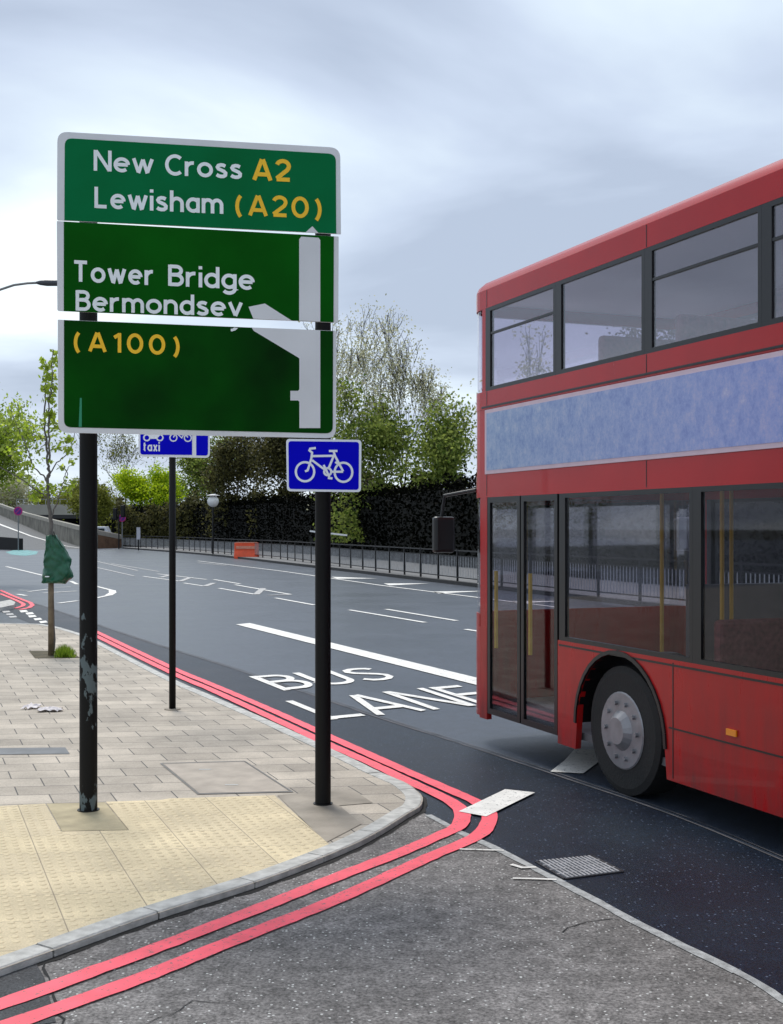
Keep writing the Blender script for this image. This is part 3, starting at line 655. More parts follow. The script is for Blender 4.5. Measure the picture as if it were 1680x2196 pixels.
def sign_word(s, x0, x1, ybase, slope, cap, m, parent, wd=0.165, name='lettering', off=0.004, space=.36, ybot=None):
    mb = MB(); tot = (x1-x0)/cap
    def fn(a, b):
        x = x0+a*cap; y = ybase+slope*(x-x0)-b*cap
        return (x, y)
    map_text(mb, lay_text(s, tot, wd, space), fn, lambda p, k: SZ(p[0], p[1], off+0.0006*k)-Vector(parent.location) if parent.type == 'EMPTY' else SZ(p[0], p[1], off+0.0006*k)-Vector(DS.location))
    o = mb.build(name, m, parent); o['label'] = s+' in '+('amber' if m == mb_yel else 'white')+' letters'; return o
# panel meshes are built relative to the sign's base
sign_word('New', 268, 582, 270, .055, 108, mb_txt, p1, 0.17)
sign_word('Cross', 640, 1042, 292, .055, 108, mb_txt, p1, 0.17)
sign_word('A2', 1094, 1298, 318, .045, 112, mb_yel, p1, 0.19)
sign_word('Lewisham', 272, 944, 464, .048, 110, mb_txt, p1, 0.17)
sign_word('(A20)', 1006, 1456, 500, .045, 108, mb_yel, p1, 0.18)
sign_word('Tower', 157, 584, 847, .05, 110, mb_txt, p2, 0.17)
sign_word('Bridge', 656, 1108, 870, .05, 110, mb_txt, p2, 0.17)
sign_word('Bermondsey', 174, 1046, 999, .0385, 106, mb_txt, p2, 0.17)
sign_word('(A100)', 164, 716, 1208, .045, 102, mb_yel, p3, 0.18)
tl = MB(); szpoly(tl, [(1020, 1091), (1008, 1102), (990, 1108), (983, 1107), (982, 1094), (992, 1094), (1000, 1088)], 0.004, DS); tl.build('letter_tail', mb_txt, p3)
tl = MB(); szpoly(tl, [(196, 1455), (206, 1455), (206, 1606), (190, 1606)], 0.0045, DS); tl.build('tape_strip', mat('green_tape', (0.01, 0.25, 0.12), 0.4, noise_amt=0.1), p3)
# posts
def post(name, u, vb, du, top_v, m, label, parent=None, rad=None):
    b = G(u, vb, PZ); d = b.y; r = rad or du/2/F*d
    y = b.y+r
    o = thing(name, label, 'post', (b.x, y, PZ)) if parent is None else None
    base = Vector((b.x, y, PZ)) if parent is None else Vector((b.x, y, PZ))-Vector(parent.location)
    L_ = hgt(top_v, y)-PZ
    return base, r, L_
base, r, L_ = post('post', 185, 1742, 38, 300, None, None, DS)
pp = MB().tube([base, base+Vector((0, 0, L_))], r, 28)
o = pp.build('post', M['worn_post'], DS, smooth=False); md = o.modifiers.new('e', 'EDGE_SPLIT'); o.data.polygons.foreach_set('use_smooth', [True]*len(o.data.polygons)); o['label'] = 'left black post with peeling paint'
MB().tube([base+Vector((0, 0, -0.01)), base+Vector((0, 0, 0.006))], r*1.25, 24).build('post_collar', M['black'], DS)
base2, r2, L2 = post('post', 692, 1728, 34, 330, None, None, DS)
o = MB().tube([base2, base2+Vector((0, 0, L2))], r2, 28).build('post', M['black_post'], DS); md = o.modifiers.new('e', 'EDGE_SPLIT'); o.data.polygons.foreach_set('use_smooth', [True]*len(o.data.polygons)); o['label'] = 'right plain black post'
MB().tube([base2+Vector((0, 0, -0.01)), base2+Vector((0, 0, 0.006))], r2*1.25, 24).build('post_collar', M['black'], DS)
for (xa, ya), (xb, yb) in (((90, 300), (1530, 380)), ((90, 760), (1530, 830)), ((90, 1300), (1520, 1350))):
    a = SZ(xa, ya, -0.03)-Vector(DS.location); b = SZ(xb, yb, -0.03)-Vector(DS.location); MB().bar(a, b, 0.03, 0.05).build('back_rail', M['alu'], DS)
for bs, rr_ in ((base, r), (base2, r2)):
    for zz in (2.9, 3.9, 4.3): MB().tube([bs+Vector((0, 0, zz-0.03)), bs+Vector((0, 0, zz+0.03))], rr_*1.1, 20).build('clamp', M['alu'], DS)

# blue cycle sign
blue = mat('sign_blue', (0.0015, 0.0015, 0.60), 0.55, spec=0.06, noise_amt=0.1, nscale=2)
wht = signmat('blue_sign_white', (0.88, 0.92, 0.98), 0.45)
CS = thing('cycle_route_sign', 'small blue rectangular sign with a white bicycle, below the right corner of the green sign', 'road sign', signbase(694, 1700))
def zc(x, y): return ((200+x/2.4)*.9096, (1000+y/2.4)*.9096)
def CZ(x, y, off=0): u, v = zc(x, y); return S(u, v, 0)+NF*(off+0.02)-Vector(CS.location)
def cplate(name, poly, m, off, th, parent):
    pts = [CZ(x, y, off) for x, y in poly]; return fixn(MB().slab(list(reversed(pts)), -NF*th).build(name, m, parent))
cplate('backing_plate', rounded([(1140, 84), (1566, 90), (1563, 385), (1145, 380)], [22]*4), wht, 0, 0.01, CS)
cplate('blue_face', rounded([(1153, 97), (1552, 102), (1550, 372), (1156, 367)], [18]*4), blue, 0.0022, 0.0018, CS)
def bicycle(mb, fn, wd):
    sts = [arc(1247, 270, 52, 54, 0, 360, 30), arc(1464, 273, 50, 54, 0, 360, 30), arc(1375, 270, 20, 20, 0, 360, 18),
           [(1247, 268), (1262, 262), (1283, 195), (1287, 162), (1272, 150), (1276, 140), (1308, 136)],
           [(1284, 182), (1412, 180)], [(1287, 205), (1358, 258)], [(1414, 168), (1380, 252)], [(1382, 153), (1430, 153)], [(1408, 155), (1416, 180), (1462, 268)],
           [(1462, 270), (1395, 270)], [(1418, 215), (1445, 235)], [(1352, 232), (1385, 300)], [(1376, 305), (1402, 308)]]
    for k, stp in enumerate(sts):
        for q_ in stroke(stp, wd): mb.add([fn(p.x, p.y, k) for p in q_], [(0, 1, 2, 3)])
mb = MB(); bicycle(mb, lambda x, y, k: CZ(x, y, 0.004+0.0004*k), 12.5); mb.build('bicycle_symbol', wht, CS)
cplate('clamp', [(1310, 150), (1380, 150), (1380, 300), (1310, 300)], M['alu'], -0.012, 0.03, CS)

# ------------------------------------------------------------------ bus lane sign on the third post
b3 = G(370, 1521, PZ); r3_ = 7.2/F*b3.y
BS = thing('bus_lane_sign', 'blue sign reading taxi on a thin black post behind the green sign', 'road sign', b3)
top3 = hgt(870, b3.y)-PZ
o = MB().tube([(0, 0, 0), (0, 0, top3)], r3_, 20).build('post', M['black_post'], BS, smooth=True)
MB().tube([(0, 0, -0.01), (0, 0, 0.008)], r3_*2.4, 20).build('post_collar', dark_slab, BS)
d3 = b3.y-r3_-0.02
def BZ(u, v, off=0): return P(u, v, d3-off)-b3
fixn(MB().slab([BZ(u, v) for u, v in rounded([(297, 850), (451, 852), (450, 982), (297, 979)], [10]*4)], (0, 0.012, 0)).build('backing_plate', wht, BS))
fixn(MB().slab([BZ(u, v, 0.004) for u, v in rounded([(301, 854), (412, 856), (412, 975.5), (301, 974.5)], [6, 1, 1, 6])], (0, 0.002, 0)).build('blue_face', blue, BS))
fixn(MB().slab([BZ(u, v, 0.004) for u, v in rounded([(421, 856), (447, 857), (446, 977), (421, 976.5)], [1, 6, 6, 1])], (0, 0.002, 0)).build('blue_side_panel', blue, BS))
tx = MB()
map_text(tx, lay_text('taxi', (343-307)/19.5, 0.16), lambda a, b: (307+a*19.5, 967+.02*a*19.5-b*19.5), lambda p, k: BZ(p[0], p[1], 0.006+0.0008*k))
tx.build('lettering', wht, BS)['label'] = 'taxi in white letters'
ic = MB()
map_text(ic, [(k, q) for k, q in [(0, x) for x in stroke(arc(363-0, 938, 7.5, 7.5, 0, 360, 18), 2.6)]+[(0, x) for x in stroke(arc(370+24, 938.5, 7.5, 7.5, 0, 360, 18), 2.6)]], lambda a, b: (a+9, b+.5), lambda p, k: BZ(p[0], p[1], 0.006))
for q_ in stroke([(372, 938), (378, 928), (396, 928), (403, 938)], 2.4): ic.add([BZ(p.x, p.y, 0.007) for p in q_], [(0, 1, 2, 3)])
for q_ in stroke([(378, 928), (390, 939), (397, 927)], 2.4): ic.add([BZ(p.x, p.y, 0.0078) for p in q_], [(0, 1, 2, 3)])
ic.build('bicycle_symbol', wht, BS)
ic = MB()
for cx_ in (315, 343):
    for q_ in stroke(arc(cx_, 938.5, 6.5, 6.5, 0, 360, 18), 3): ic.add([BZ(p.x, p.y, 0.006) for p in q_], [(0, 1, 2, 3)])
ic.add([BZ(x, y, 0.007) for x, y in [(316, 930), (322, 922), (342, 924), (346, 931), (336, 941), (322, 941)]], [tuple(range(6))])
ic.build('motorcycle_symbol', wht, BS)
ic = MB(); ic.add([BZ(x, y, 0.006) for x, y in rounded([(320, 866), (394, 867), (394, 905), (320, 904)], [6]*4)], [tuple(range(28))])
for cx_ in (332, 382): ic.add([BZ(x, y, 0.0068) for x, y in arc(cx_, 906, 8, 8, 0, 350, 16)], [tuple(range(17))])
ic.build('bus_symbol', wht, BS)

# ------------------------------------------------------------------ foliage tools
def leaf(mb, p, s, rnd):
    a = Vector((rnd.gauss(0, 1), rnd.gauss(0, 1), rnd.gauss(0, 1))).normalized(); b = a.cross(Vector((rnd.gauss(0, 1), rnd.gauss(0, 1), rnd.gauss(0, 1)))).normalized()
    k = len(mb.v); l = s*rnd.uniform(0.7, 1.3); w_ = l*0.62
    mb.v += [p-a*l*.5, p+b*w_*.5, p+a*l*.5, p-b*w_*.5]; mb.f.append((k, k+1, k+2, k+3))
def branch_tree(rnd, h, spread, trunk_r, depth=4, first=0.25, n_lead=5, up=0.55):
    """returns limbs [(pts, radii)] and tips"""
    limbs = []; tips = []
    def grow(p, d, ln, rad, lev):
        pts = [p]; rs = [rad]; q = p.copy(); dd = d.copy(); ns = 4
        for i in range(ns):
            dd = (dd+Vector((rnd.gauss(0, .13), rnd.gauss(0, .13), rnd.gauss(0, .08)+0.04))).normalized()
            q = q+dd*ln/ns; pts.append(q.copy()); rs.append(rad*(1-0.5*(i+1)/ns))
        limbs.append((pts, rs))
        if lev == 0: tips.append((q, dd)); return
        for k in range(rnd.choice((2, 3, 3, 4)) if lev < depth-0 else n_lead):
            i = rnd.choice((2, 3, 4, 4)) if k else 4
            ax = Vector((rnd.gauss(0, 1), rnd.gauss(0, 1), rnd.gauss(0, .6))).normalized()
            nd = (dd*0.8+ax*0.75*spread+Vector((0, 0, up*0.35))).normalized()
            grow(pts[i], nd, ln*rnd.uniform(0.58, 0.8), rs[i]*0.68, lev-1)
            if lev <= 2: tips.append((pts[i].lerp(pts[i-1], .5), nd))
    grow(Vector((0, 0, 0)), Vector((rnd.gauss(0, .03), rnd.gauss(0, .03), 1)), h*first, trunk_r, depth)
    return limbs, tips
barks = mat('bark', (0.06, 0.05, 0.042), 0.85, noise_amt=0.4, nscale=6, bump=0.4)
def make_tree(name, label, u, d, top_v, wid, lm, seed, leaves=10, ls=0.22, depth=4, blob=0.9, group=None, cat='tree', first=0.28, zb=0.0, spread=0.8, fill=0, dense_low=0.1, tr=0.16):
    rnd = random.Random(seed); Htot = hgt(top_v, d)-zb
    limbs, tips = branch_tree(rnd, Htot, spread, tr, depth, first)
    zm = max(q.z for q, _ in tips); rm = sorted(math.hypot(q.x, q.y) for q, _ in tips)[int(len(tips)*.92)]
    sz = Htot/(zm+0.2); sx = (wid/2/F*d)/max(rm, .1)
    sc_ = lambda q: Vector((q.x*sx, q.y*sx, q.z*sz))
    o = thing(name, label, cat, ((u-CX)/F*d, d, zb), 0, group)
    mb = MB()
    for pts, rs in limbs: mb.tube([sc_(p) for p in pts], [max(0.012, r_) for r_ in rs], 5, cap=False)
    mb.build('trunk', barks, o, smooth=True)
    cb = MB()
    for q, dd in tips:
        q = sc_(q)
        m = int(leaves*rnd.uniform(0.4, 1.6)); bl_ = blob*rnd.uniform(.6, 1.2)
        for _ in range(m):
            leaf(cb, q+Vector((rnd.gauss(0, bl_*.5), rnd.gauss(0, bl_*.5), rnd.gauss(0, bl_*.4))), ls, rnd)
    for _ in range(fill):                        # foliage low in the crown
        a = rnd.uniform(0, 6.283); rr_ = wid/2/F*d*math.sqrt(rnd.random())*rnd.uniform(.6, 1); zz = Htot*rnd.uniform(dense_low, .75)
        nv = noise.noise(Vector((math.cos(a)*rr_*.5, math.sin(a)*rr_*.5+seed, zz*.5)))
        if nv < -0.05: continue
        leaf(cb, Vector((math.cos(a)*rr_, math.sin(a)*rr_, zz)), ls, rnd)
    cb.build('crown', lm, o)
    return o
Lm = dict(
  bright=leafmat('spring_leaves', (0.14, 0.28, 0.004), (0.44, 0.58, 0.006), (0.60, 0.70, 0.03), tl=.6),
  olive=leafmat('olive_leaves', (0.10, 0.12, 0.02), (0.26, 0.27, 0.04)),
  mid=leafmat('green_leaves', (0.05, 0.10, 0.012), (0.20, 0.27, 0.04), (0.34, 0.40, 0.09), tl=.55),
  dark=leafmat('dark_leaves', (0.006, 0.010, 0.003), (0.05, 0.048, 0.012), (0.16, 0.15, 0.05)),
  pale=leafmat('pale_leaves', (0.34, 0.36, 0.20), (0.62, 0.60, 0.42), tl=.6),
  young=leafmat('young_leaves', (0.36, 0.50, 0.03), (0.72, 0.84, 0.14), (0.22, 0.28, 0.08), tl=.65),
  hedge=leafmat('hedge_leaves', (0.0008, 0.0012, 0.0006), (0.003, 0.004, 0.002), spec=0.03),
  brown=leafmat('brown_leaves', (0.03, 0.022, 0.012), (0.10, 0.085, 0.03)))

# trees behind the far footway
TG = 'trees behind the far footway'
make_tree('tree', 'bright yellow-green tree left of the thin black post', 330, 134, 995, 165, Lm['bright'], 3, 46, .26, 4, 1.0, TG, first=.16, fill=7000, dense_low=.05)
make_tree('tree', 'nearly bare tree with fine twigs right of the worn black post', 268, 145, 880, 190, Lm['olive'], 11, 2, .25, 5, 1.2, TG, first=.3)
make_tree('tree', 'olive green tree behind the low brown wall', 228, 150, 1035, 130, Lm['olive'], 5, 26, .28, 4, 1.0, TG, first=.15, fill=5000, dense_low=.0)
make_tree('tree', 'mid green tree right of the thin black post', 430, 120, 925, 130, Lm['mid'], 8, 26, .26, 4, 1.0, TG, first=.2, fill=5000, dense_low=.05)
make_tree('tree', 'dark olive tree behind the white globe lamp', 500, 106, 900, 150, Lm['dark'], 21, 30, .26, 4, 1.1, TG, first=.2, fill=6000)
make_tree('tree', 'dark tree behind the orange barrier', 600, 98, 880, 150, Lm['dark'], 22, 32, .26, 4, 1.1, TG, first=.2, fill=6000)
make_tree('tree', 'tall pale spring tree rising beside the right edge of the green sign', 770, 80, 628, 270, Lm['pale'], 31, 6, .16, 5, .8, TG, first=.25, fill=900, dense_low=.1)
make_tree('tree', 'dark lower tree in front of the tall pale tree', 770, 74, 815, 220, Lm['mid'], 24, 18, .24, 4, 1.0, TG, first=.2, fill=6000)
make_tree('tree', 'pale twiggy tree beside the roof of the red bus', 885, 78, 672, 220, Lm['pale'], 33, 4, .16, 5, .8, TG, first=.25, fill=500)
make_tree('tree', 'olive tree just left of the front of the red bus', 930, 70, 850, 190, Lm['mid'], 34, 16, .22, 4, .9, TG, first=.2, fill=5000)
make_tree('tree', 'thin pale tree behind the front of the red bus', 1080, 58, 690, 220, Lm['pale'], 35, 6, .18, 4, .8, TG, first=.25)
make_tree('tree', 'round leafy tree behind the middle of the red bus', 1400, 48, 600, 260, Lm['brown'], 36, 26, .17, 4, .8, TG, first=.3)
make_tree('tree', 'bushy tree behind the rear of the red bus', 1680, 42, 640, 260, Lm['dark'], 37, 22, .18, 4, .8, TG, first=.25)
# left side
make_tree('tree', 'leafy tree cut by the left edge of the picture', -75, 42, 830, 250, Lm['young'], 41, 42, .13, 4, .75, 'trees on the left', first=.3)
make_tree('tree', 'grey-green tree beyond the ramp at the far left', 20, 300, 1012, 130, Lm['pale'], 42, 24, .5, 4, 2.0, 'trees on the left', first=.2, fill=4000)
make_tree('tree', 'yellow-green tree beyond the bridge behind the young street tree', 120, 300, 1040, 110, Lm['olive'], 43, 24, .5, 4, 2.0, 'trees on the left', first=.2, fill=3000)
make_tree('tree', 'low tree beyond the bridge beside the worn black post', 180, 290, 1030, 100, Lm['olive'], 44, 24, .5, 4, 2.0, 'trees on the left', first=.2, fill=3000)

# ------------------------------------------------------------------ far footway, hedge, railings
fk = [(258, 1176), (400, 1187), (504, 1197.5), (591, 1208), (792, 1232), (1230, 1284), (1680, 1336), (2300, 1410)]
fk_w = smooth_line([G(*p) for p in fk], 1.5)
far_n = Vector((.91, .42, 0))
fw = [p for p in fk_w]; back = [p+far_n*40 for p in fk_w]
fo = MB()
k = len(fw)
fo.v = [Vector((*p.xy, 0.115)) for p in fw]+[Vector((*p.xy, 0.115)) for p in back]
fo.f = [(i, i+1, k+i+1, k+i) for i in range(k-1)]
struct(fixn(fo.build('far_footway', mat('footway_asphalt', (0.19, 0.19, 0.195), 0.8, noise_amt=0.3, nscale=2))))
fkb = MB()
for i in range(k-1):
    a, b = fw[i], fw[i+1]; 
    fkb.quad((a.x, a.y, -.02), (b.x, b.y, -.02), (b.x, b.y, .12), (a.x, a.y, .12)); fkb.quad((a.x, a.y, .12), (b.x, b.y, .12), (b.x+.13, b.y+.06, .12), (a.x+.13, a.y+.06, .12))
struct(fixn(fkb.build('far_kerb', mat('dark_kerb', (0.035, 0.035, 0.035), 0.8, noise_amt=0.3, nscale=4))))
# railings in sections
rail_line = [G(u, v, 0.115) for u, v in ((258, 1172), (400, 1181), (504, 1190.5), (600, 1199), (733, 1216), (831, 1228), (1075, 1258), (1300, 1282), (1680, 1320), (2100, 1362))]
def walk(line, step):
    out = [line[0].copy()]; acc = 0; cur = line[0].copy(); i = 1; need = step
    while i < len(line):
        v = line[i]-cur
        if v.length >= need: cur = cur+v.normalized()*need; out.append(cur.copy()); need = step
        else: need -= v.length; cur = line[i].copy(); i += 1
    return out
STEP = 2.0
proto = thing('guard_railing', 'x', 'railing', (0, 0, 0), 0, 'pedestrian guard railings along the far kerb')
MB().box(-.03, .03, -.03, .03, 0, 1.12).build('post', M['black'], proto)
MB().box(.03, STEP-.03, -.022, .022, 1.04, 1.085).build('top_rail', M['black'], proto)
MB().box(.03, STEP-.03, -.018, .018, .86, .885).build('middle_rail', M['black'], proto)
MB().box(.03, STEP-.03, -.022, .022, .12, .155).build('bottom_rail', M['black'], proto)
ib = MB()
for i in range(1, 13): x = i*STEP/13; ib.box(x-.011, x+.011, -.008, .008, .155, .86)
ib.build('infill_bars', M['bar_grey'], proto)
rp = walk(rail_line, STEP)
near_names = {}
for i in range(len(rp)-1):
    a, b = rp[i], rp[i+1]
    rz = math.atan2(b.y-a.y, b.x-a.x)
    o = proto if i == 0 else dup(proto)
    o.location = a; o.rotation_euler = (0, 0, rz)
    u = CX+F*a.x/a.y
    where = ('to the left of the orange barrier' if u < 500 else 'between the orange barrier and the right black post' if u < 690 else 'between the right black post and the red bus' if u < 1000 else 'behind the red bus')
    o['label'] = 'black guard railing with pale bars '+where

# hedge behind the footway
hn = [Vector((-29.5, 130, .1))]+[p+far_n*5.5 for p in rail_line]
hb = MB(); rnd = random.Random(5)
core = MB()
for i in range(len(hn)-1):
    a, b = hn[i], hn[i+1]; core.add([a, b, b+far_n*1.4, a+far_n*1.4]+[p+Vector((0, 0, 3.7)) for p in (a, b, b+far_n*1.4, a+far_n*1.4)], [(0, 1, 5, 4), (1, 2, 6, 5), (2, 3, 7, 6), (3, 0, 4, 7), (4, 5, 6, 7)])
hg = thing('hedge', 'tall almost black hedge running behind the railings on the far side', 'hedge', (0, 0, 0))
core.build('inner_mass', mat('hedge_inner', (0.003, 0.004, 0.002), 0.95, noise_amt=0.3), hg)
for i in range(len(hn)-1):
    a, b = hn[i], hn[i+1]; ln = (b-a).length
    for _ in range(int(ln*260)):
        t = rnd.random(); p = a.lerp(b, t)
        if rnd.random() < .72: q = p-far_n*abs(rnd.gauss(0, .18))+Vector((0, 0, rnd.uniform(.0, 4.0)))
        else: q = p+far_n*rnd.uniform(-.2, 1.4)+Vector((0, 0, 3.7+abs(rnd.gauss(0, .25))+.6*max(0, noise.noise(p*.35))))
        leaf(hb, q, .2, rnd)
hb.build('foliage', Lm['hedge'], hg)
# backdrop bank of low scrub closing the view beneath the trees
def scrub(name, label, u0, u1, d0, d1, h, lm, n, seed):
    rnd = random.Random(seed); mb = MB()
    for _ in range(n):
        t = rnd.random(); d = d0+(d1-d0)*t+rnd.uniform(0, 3); u = u0+(u1-u0)*t
        x = (u-CX)/F*d; hh = h*(.75+.5*noise.noise(Vector((x*.3, d*.3, seed))))
        leaf(mb, Vector((x, d, rnd.uniform(0, 1)**.7*hh)), .32*max(1, d/120), rnd)
    o = mb.build(name, lm); return tag(o, label, 'undergrowth', kind='stuff')
scrub('undergrowth', 'dark undergrowth filling the gaps below the far trees', 250, 1000, 126, 66, 5.5, Lm['dark'], 30000, 2)
scrub('undergrowth', 'dark undergrowth behind the bus on the far side', 1000, 1800, 58, 38, 5.0, Lm['dark'], 18000, 3)

scrub('far_woodland', 'distant woodland closing the view beyond the left edge', -2600, -30, 300, 330, 16, Lm['olive'], 14000, 6)

# orange barrier, globe lamp, boards
ob = thing('plastic_barrier', 'orange plastic barrier block at the far kerb in front of the railings', 'barrier', G(529, 1198), R(-6))
w_ = 52/F*76; om = mat('orange_plastic', (0.85, 0.09, 0.02), 0.5, noise_amt=0.25, nscale=3)
prof = [(-.28, .06), (.28, .06), (.24, .25), (.14, .5), (.12, 1.0), (-.12, 1.0), (-.14, .5), (-.24, .25)]
x0, x1 = -w_/2, w_/2; bb = MB(); n_ = len(prof)
bb.add([(x, y, z) for x in (x0, x1) for y, z in prof], [tuple(range(n_)), tuple(n_+i for i in reversed(range(n_)))]+[(i, n_+i, n_+(i+1) % n_, (i+1) % n_) for i in range(n_)])
bevel(fixn(bb.build('body', om, ob)), .03)
for xa in (x0+.05, x1-.4): MB().box(xa, xa+.35, -.3, .3, 0, .06).build('foot', om, ob)
MB().box(x0+.1, x1-.1, -.128, .128, 1.0, 1.04).build('cap', mat('barrier_top', (0.8, 0.35, 0.25), 0.5, noise_amt=.3), ob)
MB().box(x0+.12, x1-.12, -.175, -.15, .62, .8).build('reflective_band', mat('pale_band', (0.75, 0.3, 0.2), 0.4, noise_amt=.3), ob)
gp = P(457, 1178, 84); gl_ = thing('globe_lamp', 'white globe lamp on a dark pole among the far trees', 'street lamp', (gp.x, 84, 0))
gz = hgt(1075, 84)
MB().tube([(0, 0, 0), (0, 0, gz-.4)], .06, 10).build('pole', M['black'], gl_)
s_ = MB(); s_.tube([(0, 0, gz+.40*math.sin(R(a))) for a in range(-80, 81, 16)], [.40*math.cos(R(a)) for a in range(-80, 81, 16)], 16); s_.build('globe', mat('globe_white', (0.8, 0.8, 0.78), 0.4, noise_amt=.1), gl_, smooth=True)
s_ = MB(); s_.tube([(0, 0, gz+.40), (0, 0, gz+.5)], [.5, .1], 12); s_.build('cap', mat('lamp_cap', (0.6, .6, .6), 0.4, noise_amt=.1), gl_)
bd = thing('marker_board', 'narrow white upright board in front of the dark hedge left of the orange barrier', 'marker board', (P(297, 1156, 98).x, 98, .1))
MB().box(-.15, .15, -.02, .02, hgt(1157, 98)-.1, hgt(1131, 98)-.1).build('board', mat('board_white', (0.5, .5, .55), .5, noise_amt=.2), bd)
MB().box(-.05, .05, .02, .07, 0, hgt(1131, 98)-.1).build('post', M['black'], bd)
sb = thing('lamp_bracket', 'white slanted strip lamp on a dark pole behind the right black post', 'street lamp', (P(706, 1143, 60).x, 60, .1))
MB().bar((-.95, 0, hgt(1139, 60)-.1), (.9, 0, hgt(1148, 60)-.1), .12, .08).build('strip_light', mat('strip_white', (.85, .85, .85), .4, noise_amt=.1), sb)
MB().tube([(0, .1, 0), (0, .1, hgt(1143, 60)-.16)], .05, 8).build('pole', M['black'], sb)

# round no-stopping signs on poles
def round_sign(name, label, u, vb, vc, rad_px, d, extra=False):
    x = (u-CX)/F*d; o = thing(name, label, 'road sign', (x, d, 0)); z = hgt(vc, d); r_ = rad_px/F*d
    MB().tube([(0, 0.05, 0), (0, 0.05, z+r_*1.2)], .05, 10).build('pole', M['alu'], o)
    pm = mat('sign_magenta', (0.42, 0.01, 0.16), .5, noise_amt=.1); pb_ = mat('sign_purple', (0.10, 0.006, 0.22), .5, noise_amt=.1)
    MB().tube([(0, -.03, z), (0, 0, z)], r_, 24).build('disc', pm, o)
    MB().tube([(0, -.038, z), (0, -.031, z)], r_*.72, 24).build('blue_centre', pb_, o)
    MB().bar((-r_*.5, -.045, z-r_*.5), (r_*.5, -.045, z+r_*.5), .012, r_*.22).build('cross_bar', pm, o)
    return o
round_sign('no_stopping_sign', 'round magenta sign on a thin pole in the ramp nose at the far left', 39, 1181, 1096, 9.5, 103)
o = round_sign('no_stopping_sign', 'round purple sign beside dark traffic lights between the left posts', 262, 1165, 1111, 8, 112)
tl_ = thing('traffic_light', 'black traffic lights seen from behind beside the purple sign', 'traffic light', ((255-CX)/F*110, 110, 0))
MB().tube([(0, 0, 0), (0, 0, hgt(1095, 110))], .06, 8).build('pole', M['black'], tl_)
zt = hgt(1098, 110)
for dx in (-.35, .35):
    b_ = MB(); b_.box(dx-.16, dx+.16, -.15, .15, zt-.55+dx*.4, zt+.45+dx*.4); h_ = bevel(b_.build('signal_head', M['black'], tl_), .03)
    h2 = MB(); h2.box(dx-.22, dx+.22, .12, .14, zt-.62+dx*.4, zt+.52+dx*.4); h2.build('backing_board', M['black'], h_)

# ------------------------------------------------------------------ ramp, parapets, bridge, van
Rr = [Vector((-27.5, 112, .006)), Vector((-31.7, 122, .12)), Vector((-42.5, 150, .88)), Vector((-52, 172, 2.2)), Vector((-64, 198, 3.98)), Vector((-90, 245, 8.5))]
Ll = [Vector((-32, 104, .006)), Vector((-36, 109, .08)), Vector((-50, 128, .9)), Vector((-66, 150, 2.2)), Vector((-84, 176, 4.0)), Vector((-125, 225, 8.5))]
rm_ = MB(); rm_.v = Rr+Ll; rm_.f = [(i, i+1, 7+i, 6+i) for i in range(5)]
struct(fixn(rm_.build('ramp', asphalt('ramp_asphalt', (0.12, 0.125, 0.13), (0.09, 0.095, 0.10), (.2, .2, .2), .7, 30, .2, .4))))
wm = mat('parapet_concrete', (0.24, 0.225, 0.19), .85, col2=(.10, .095, .075), nscale=.7, detail=6, bump=.2)
pw = thing('parapet_wall', 'stained concrete wall climbing along the right side of the ramp', 'wall', Rr[0])
def wall_strip(pts, hs, th, nrm, parent, name, m):
    mb = MB(); n = len(pts)
    for i, p in enumerate(pts):
        q = p-Vector(parent.location) if parent else p
        mb.v += [q+Vector((0, 0, -.3)), q+Vector((0, 0, hs[i])), q+nrm*th+Vector((0, 0, hs[i])), q+nrm*th+Vector((0, 0, -.3))]
    for i in range(n-1):
        for j in range(4): mb.f.append((4*i+j, 4*(i+1)+j, 4*(i+1)+(j+1) % 4, 4*i+(j+1) % 4))
    mb.f += [(0, 1, 2, 3), tuple(4*(n-1)+j for j in (3, 2, 1, 0))]
    return fixn(mb.build(name, m, parent))
hs = [1.4, 1.6, 1.73, 1.4, 1.35, 1.3]
wall_strip(Rr, hs, .4, Vector((.8, .5, 0)), pw, 'wall', wm)
cp_ = [p+Vector((-.05, -.05, h)) for p, h in zip(Rr, hs)]
wall_strip(cp_, [.12]*6, .5, Vector((.8, .5, 0)), pw, 'coping', mat('coping_pale', (.36, .34, .29), .85, noise_amt=.3, nscale=1)).location = (0, 0, .301)
lw = thing('parapet_wall', 'dark low wall at the left side of the ramp behind the magenta sign', 'wall', Ll[0])
wall_strip([Ll[0]+Vector((0.2, 0.6, 0))]+Ll[1:], [1.0, 1.1, 1.2, 1.2, 1.2, 1.2], .35, Vector((-.8, -.5, 0)), lw, 'wall', mat('dark_wall', (.012, .012, .012), .85, noise_amt=.3))
ew = thing('low_wall', 'low brown brick wall at the near end of the ramp wall, beside the dark hedge', 'wall', G(257, 1175))
e0, e1 = G(257, 1175), Rr[0]
wall_strip([e0, e1], [.85, 1.35], .4, Vector((.3, .9, 0)), ew, 'wall', mat('brown_brick', (.22, .12, .07), .85, noise_amt=.5, nscale=2))
wall_strip([e0+Vector((0, -.05, .85)), e1+Vector((0, -.05, 1.35))], [.1, .1], .5, Vector((.3, .9, 0)), ew, 'coping', mat('wall_coping', (.42, .38, .33), .8, noise_amt=.3)).location = (0, 0, .301)
nw = thing('ramp_line', 'x', 'x') if False else None
rlm = MB(); 
def onramp(i, t): return Rr[i].lerp(Ll[i], t)+Vector((0, 0, .02))
for i in range(5): rlm.quad(onramp(i, .14), onramp(i, .165), onramp(i+1, .165), onramp(i+1, .14))
struct(rlm.build('ramp_edge_line', M['white_line']))
br_ = thing('bridge', 'pale concrete bridge crossing the background behind the young street tree', 'bridge', ((130-CX)/F*262, 262, 0))
def bz(v): return hgt(v, 262)
